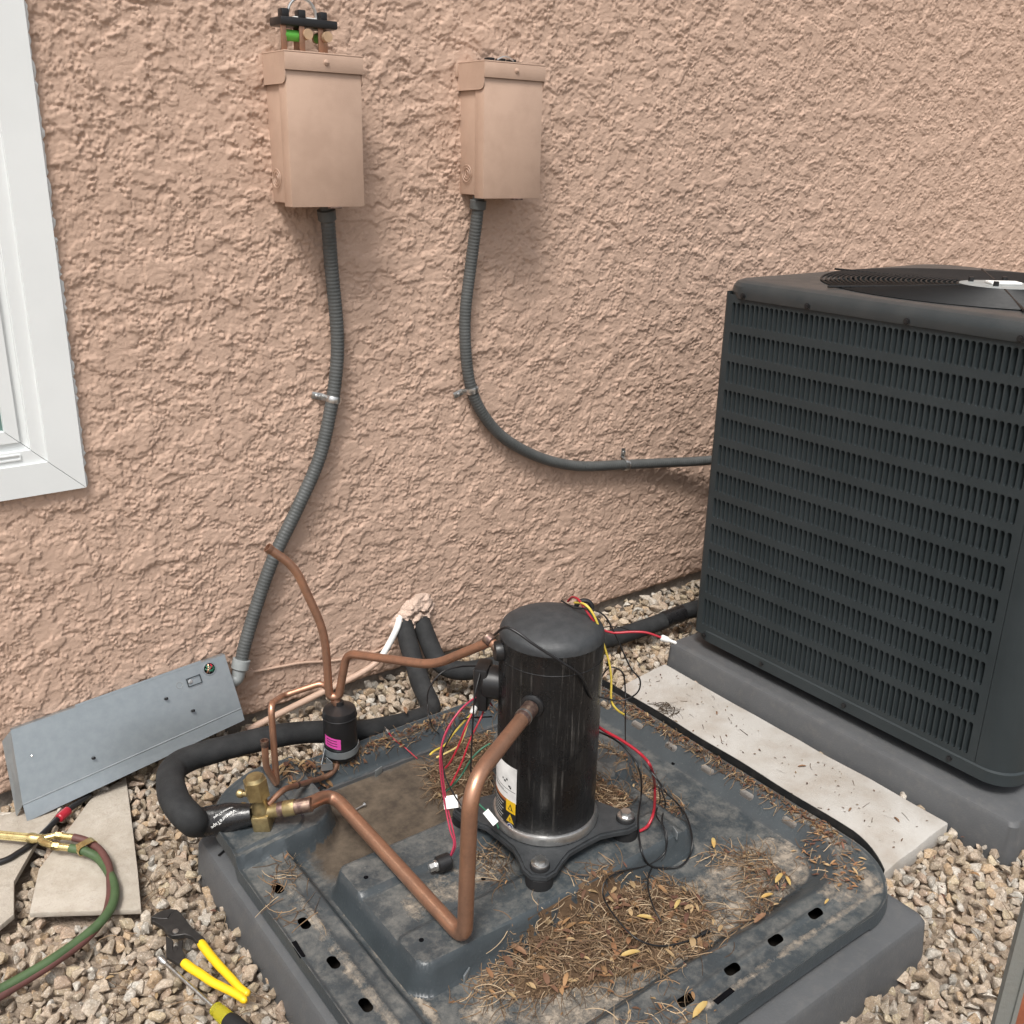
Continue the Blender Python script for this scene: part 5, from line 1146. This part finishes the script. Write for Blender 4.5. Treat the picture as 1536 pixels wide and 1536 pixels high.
# ------------------------------------------------------------------ leaf litter: pine needles, curled leaves
def litter(name, label, place, n_needle, n_leaf, nl=(.02, .06), hscale=1.0, seed=0, width=.00065, leafs=(.006, .014), dark=1.0):
    r = np.random.default_rng(seed); V = []; Q = []; Cc = []
    if name == 'needle_heap':                                          # the matted core of a heap
        n_ = 46; gu, gv = np.meshgrid(np.linspace(place.lo[0], place.hi[0], n_), np.linspace(place.lo[1], place.hi[1], n_), indexing='ij'); e = np.clip(1-(((gu-place.c[0])/place.ext[0])**2+((gv-place.c[1])/place.ext[1])**2), 0, 1)
        zz = place.g(gu, gv)+(place.heap*.50*e*(.8+.5*perlin(gu*40, gv*40, seed))+.004*perlin(gu*120, gv*120, seed+1)*e)-.002; ok = in_poly(gu, gv, place.poly)
        V += [tuple(p) for p in np.stack([gu, gv, zz], -1).reshape(-1, 3)]; tone = (.085+.05*perlin(gu*150, gv*150, 3)).ravel(); Cc += [(float(t)*1.15, float(t)*.72, float(t)*.42, 1.0) for t in tone]
        for q_ in grid_faces(n_, n_):
            if ok.ravel()[q_].all(): Q.append(tuple(int(i) for i in q_))
    cols = np.array([(.155, .100, .058), (.19, .130, .078), (.115, .072, .042), (.32, .24, .155), (.085, .052, .032), (.18, .115, .064)])*dark
    for i in range(n_needle):
        x, y, z = place(r); L = r.uniform(*nl); a = r.uniform(0, 2*np.pi); cur = r.normal(0, 1.1)/.05; pit = r.normal(0, .22)*hscale; col = cols[r.integers(len(cols))]*r.uniform(.7, 1.3); base = len(V); m = 6; px, py, pz = x, y, z
        for k in range(m):
            aa = a+cur*L*(k/(m-1)-.5); nx, ny = -math.sin(aa), math.cos(aa); w = width*(1-.5*k/(m-1))
            V.append((px+nx*w, py+ny*w, pz)); V.append((px-nx*w, py-ny*w, pz+.0007)); Cc += [tuple(col)+(1,)]*2
            px += math.cos(aa)*L/(m-1); py += math.sin(aa)*L/(m-1); pz = max(pz+pit*L/(m-1)-.0012*k*hscale, float(z)*.5+.5*pz-.004)
            g_ = place.ground(px, py); pz = max(pz, g_+.0008) if g_ < z+.010 else pz
        Q += [(base+2*k, base+2*k+2, base+2*k+3, base+2*k+1) for k in range(m-1)]
    for i in range(n_leaf):
        x, y, z = place(r); L = r.uniform(*leafs); wd = L*r.uniform(.10, .24); a = r.uniform(0, 6.28); tilt = r.normal(0, .35); curl = r.uniform(.1, .7); col = np.array([(.19, .098, .050), (.25, .145, .070), (.125, .066, .040), (.31, .215, .115), (.115, .055, .038)][r.integers(5)])*r.uniform(.75, 1.2)*dark; base = len(V); m = 5; ca, sa_ = math.cos(a), math.sin(a)
        for k in range(m):
            t = k/(m-1)-.5; w = wd*math.sqrt(max(.02, 1-(2*t)**2)); zz = z+tilt*t*L+curl*L*(.25-t*t)+.001
            for s_, up in ((-1, .25), (0, 0), (1, .25)):
                px = x+ca*t*L-sa_*s_*w; py = y+sa_*t*L+ca*s_*w; V.append((px, py, max(zz+up*w, min(place.ground(px, py), z+.008)+.0006))); Cc.append(tuple(col)+(1,))
        for k in range(m-1):
            for j in range(2): q0 = base+k*3+j; Q.append((q0, q0+3, q0+4, q0+1))
    me = np_mesh(name, np.array(V), np.array(Q)); set_attr(me, 'tone', np.array(Cc)); o = finish(name, me, M_LITTER, angle=180); tag(o, label, 'leaf litter', kind='stuff'); return o
class Spot:
    """random places inside a world polygon, heaped towards its middle"""
    def __init__(s, poly, gfun, heap=0.0, soft=1.0):
        s.poly = poly; s.g = gfun; s.heap = heap; p = np.array(poly); s.lo = p.min(0); s.hi = p.max(0); s.c = p.mean(0); s.ext = np.abs(p-s.c).max(0)
    def ground(s, x, y): return float(s.g(x, y))
    def __call__(s, r):
        for _ in range(60):
            x, y = r.uniform(s.lo, s.hi)
            if in_poly(np.array(x), np.array(y), s.poly): break
        e = max(0.0, 1-(((x-s.c[0])/s.ext[0])**2+((y-s.c[1])/s.ext[1])**2)); return x, y, s.ground(x, y)+.001+s.heap*e*r.random()**.6
def heap(poly, n, h, name, label, seed, leaves=0, **k): litter(name, label, Spot(poly, pan_h, h), n, leaves, seed=seed, **k)
pw = lambda pts, z=.05: [tuple(W(a, b, z=z)[:2]) for a, b in pts]
pile = pw([(705, 1474), (760, 1410), (850, 1360), (905, 1320), (985, 1305), (1050, 1325), (1085, 1372), (1068, 1418), (985, 1440), (900, 1462), (800, 1486)])
heap(pile, 2000, .013, 'needle_heap', 'heap of brown pine needles and dry leaves in the front of the base pan', 1, 150, leafs=(.008, .026))
heap(pw([(640, 1500), (760, 1430), (1000, 1300), (1110, 1340), (1110, 1420), (980, 1490), (800, 1530)]), 260, .006, 'needle_scatter', 'scattered pine needles round the heap on the pan floor', 2, 30)
heap(pw([(640, 1150), (665, 1110), (720, 1085), (742, 1080), (742, 1215), (690, 1200), (650, 1180)], .055), 800, .022, 'needle_heap', 'dark pine needles heaped under the wire bundle behind copper pipe', 3, 110, dark=.8)
heap(pw([(885, 1110), (930, 1125), (990, 1165), (1030, 1195), (1020, 1215), (960, 1180), (920, 1140), (885, 1122)], .052), 320, .010, 'needle_scatter', 'line of pine needles in the groove right of compressor', 4, 30)
heap(pw([(882, 1180), (920, 1190), (955, 1215), (930, 1232), (900, 1235), (884, 1215)], .055), 260, .012, 'needle_heap', 'small pocket of pine needles beside the right compressor bolt', 5, 40)
heap(pw([(1040, 1270), (1100, 1258), (1150, 1262), (1192, 1310), (1170, 1350), (1130, 1385), (1110, 1380), (1130, 1330), (1100, 1285)], .05), 340, .010, 'needle_scatter', 'dry needles and curled leaves in the rounded pan corner', 6, 60)
heap(pw([(400, 1300), (440, 1265), (470, 1300), (430, 1340), (500, 1370), (445, 1385), (405, 1340)], .075), 60, .006, 'needle_scatter', 'few pale needles on the flange near brass valve', 7, 2)
heap(pw([(715, 1270), (745, 1255), (770, 1290), (760, 1330), (730, 1310)], .085), 90, .004, 'needle_scatter', 'few needles on the platform in front of compressor foot', 8, 3)
rimpoly = [(1.424, -.45), (1.450, -.45), (1.450, -1.13), (1.424, -1.13)]
heap(rimpoly, 420, .008, 'leaf_line', 'line of brown crumbled leaves along the right rim of the base pan', 9, 430, nl=(.01, .03), leafs=(.005, .013), dark=.75)
heap([(1.37, -1.08), (1.455, -1.08), (1.435, -1.19), (1.35, -1.24), (1.31, -1.22)], 90, .004, 'leaf_scatter', 'orange and yellow leaf bits in the rim corner of the base pan', 10, 90, nl=(.01, .03), leafs=(.006, .015), dark=1.2)
heap([(.76, -.385), (1.30, -.380), (1.30, -.346), (.76, -.346)], 420, .010, 'leaf_line', 'line of brown crumbled leaves along the wall side of the base pan', 11, 330, nl=(.01, .03), leafs=(.005, .013), dark=.7)
heap([(.66, -.42), (.76, -.40), (.75, -.345), (.67, -.35)], 70, .020, 'leaf_heap', 'curled brown leaves caught beside the filter drier', 12, 45, leafs=(.010, .026), dark=.8)
heap([(.62, -1.26), (.95, -1.27), (.95, -1.19), (.62, -1.2)], 120, .004, 'needle_scatter', 'few needles along the front flange of the base pan', 13, 18)
slabz = lambda x, y: -.0178
sp = Spot([(1.48, -1.16), (1.75, -1.15), (1.75, -.37), (1.48, -.40)], slabz, 0.0)
litter('leaf_scatter', 'tiny dark leaf crumbs scattered over the white slab', sp, 40, 150, nl=(.006, .03), seed=14, leafs=(.003, .008), dark=.55, width=.0008)
sp = Spot([(1.585, -.55), (1.625, -.55), (1.63, -.50), (1.59, -.49)], slabz, .012); litter('needle_clump', 'small dark tangle of roots lying on the white slab', sp, 70, 0, nl=(.015, .035), seed=15, dark=.22)
gz_ = lambda x, y: G-.001
for i, (poly, n, m, lb) in enumerate((([(.22, -.9), (.48, -.9), (.48, -.2), (.25, -.4)], 90, 16, 'dry needles and twigs among gravel by the pliers'), ([(1.42, -1.7), (1.9, -1.7), (1.8, -1.19), (1.46, -1.22)], 110, 26, 'dry needles and twigs among gravel by the white slab'), ([(1.0, -.32), (2.2, -.33), (2.2, -.02), (1.0, -.02)], 200, 70, 'dry leaves and needles among gravel along the wall'), ([(.5, -.36), (1.0, -.34), (1.0, -.04), (.5, -.06)], 80, 20, 'dry needles among gravel behind the base pan'))):
    litter('leaf_scatter', lb, Spot(poly, gz_, .016), n, m, nl=(.02, .07), seed=20+i, leafs=(.008, .02), dark=.9)
def leaf(px, py, L, a, mat, label, z=None, on=None):
    c = W(px, py, pan=.010) if on is None else W(px, py, z=on); vs = []; fs = []; m = 7; r = random.Random(int(px*7+py))
    for k in range(m):
        t = k/(m-1)-.5; w = L*.13*math.sqrt(max(.01, 1-(2*t)**2)); zz = .25*L*(.25-t*t)*r.uniform(.6, 1.2)
        for s_, u in ((-1, .4), (0, 0), (1, .4)): vs.append((t*L, s_*w, zz+u*w+.0015))
    for k in range(m-1):
        for j in range(2): q0 = k*3+j; fs.append((q0, q0+3, q0+4, q0+1))
    n0 = len(vs); vs += [(v[0], v[1], v[2]-.0006) for v in vs]; fs += [tuple(n0+i for i in reversed(f)) for f in fs]
    o = MB().add(vs, fs, Matrix.Translation(c) @ Matrix.Rotation(a, 4, 'Z')).build('dry_leaf', mat, None, 180, fixn=False); tag(o, label, 'leaf', 'larger dry leaves')
for px, py, L, a, mt, lb in ((970, 1378, .034, -.9, M_LEAF, 'yellow leaf lying upright in the needle heap near the black wire'), (1016, 1357, .026, .4, M_LEAF, 'yellow leaf at the right end of the needle heap'), (945, 1432, .036, -.3, M_LEAF, 'pale curled leaf at the front edge of the needle heap'), (775, 1425, .040, 1.9, M_BARK, 'broad brown leaf in the left part of the needle heap'), (920, 1347, .034, 1.3, M_BARK, 'brown leaf at the top of the needle heap'), (1168, 1318, .032, .3, M_LEAF, 'yellow leaf in the rounded corner of the pan'), (1182, 1322, .024, 1.0, M_LEAF, 'small yellow leaf beside another in the pan corner'), (1150, 1345, .028, -.2, M_LEAF, 'tan leaf on needles in the pan corner'), (1140, 1378, .034, .1, M_BARK, 'orange brown leaf by the front pan flange'), (1070, 1265, .030, .8, M_LEAF, 'pale folded leaf near the looping black wires'), (1240, 1353, .016, .2, M_LEAF, 'small yellow leaf chip on the front flange'), (1050, 1515, .040, .2, M_LEAF, 'yellow leaf beside a slot in the front flange'), (608, 1066, .030, 1.2, M_BARK, 'brown crumpled leaf on the wall side rim'), (905, 1226, .022, .6, M_LEAF, 'bright yellow leaf by the right compressor bolt'), (430, 1285, .016, .7, M_BARK, 'small reddish leaf bud near brass valve')):
    leaf(px, py, L, a, mt, lb)
for px, py, L, a, lb in ((1203, 1150, .020, -.5, 'brown leaf lying in the middle of the white slab'), (1275, 1215, .016, .3, 'dark leaf curl at the front of the white slab'), (1345, 1230, .018, 1.2, 'dark leaf curl near the front corner of the white slab'), (1075, 1070, .016, .8, 'dark leaf curl near the wall end of the white slab')): leaf(px, py, L, a, M_BARK, lb, on=-.0175)

# ------------------------------------------------------------------ gate frame close to the camera
def gate():
    e0 = W(1492, 1536, s=-.80); base = Vector((e0.x, e0.y, G-.01)); tilt = Matrix.Rotation(R_(2.6), 4, Vector((HX, HY, 0)))
    # local x = to the right as seen, y = away, z = up
    B = Matrix(((HY, HX, 0, base.x), (-HX, HY, 0, base.y), (0, 0, 1, base.z), (0, 0, 0, 1)))
    off = Matrix.Translation(e0-Vector((e0.x, e0.y, e0.z))) 
    root = thing('board_panel', 'weathered grey metal strip edging a red brown board standing in gravel', 'panel', base)
    h = e0.z-base.z; sh = math.tan(R_(2.6)); tp = h+.30
    def post(mb, x0, x1, y0, y1, z0, z1):
        f = lambda x, z: x+(z-h)*sh*.3
        mb.add([B @ Vector((f(x, z), y, z)) for z in (z0, z1) for x, y in ((x0, y0), (x1, y0), (x1, y1), (x0, y1))], [(0, 1, 2, 3), (4, 7, 6, 5), (0, 4, 5, 1), (1, 5, 6, 2), (2, 6, 7, 3), (3, 7, 4, 0)])
    b = MB(); post(b, 0, .014, 0, .006, 0, tp); b.build('edge_strip', M_POSTG, root, flat=True)
    b = MB(); post(b, .0142, .0185, -.002, .008, 0, tp); b.build('edge_channel', M_POSTG, root, flat=True)
    b = MB(); post(b, .0190, .0905, .001, .018, 0, tp-.004); b.build('board', M_RUSTW, root, flat=True)
gate()
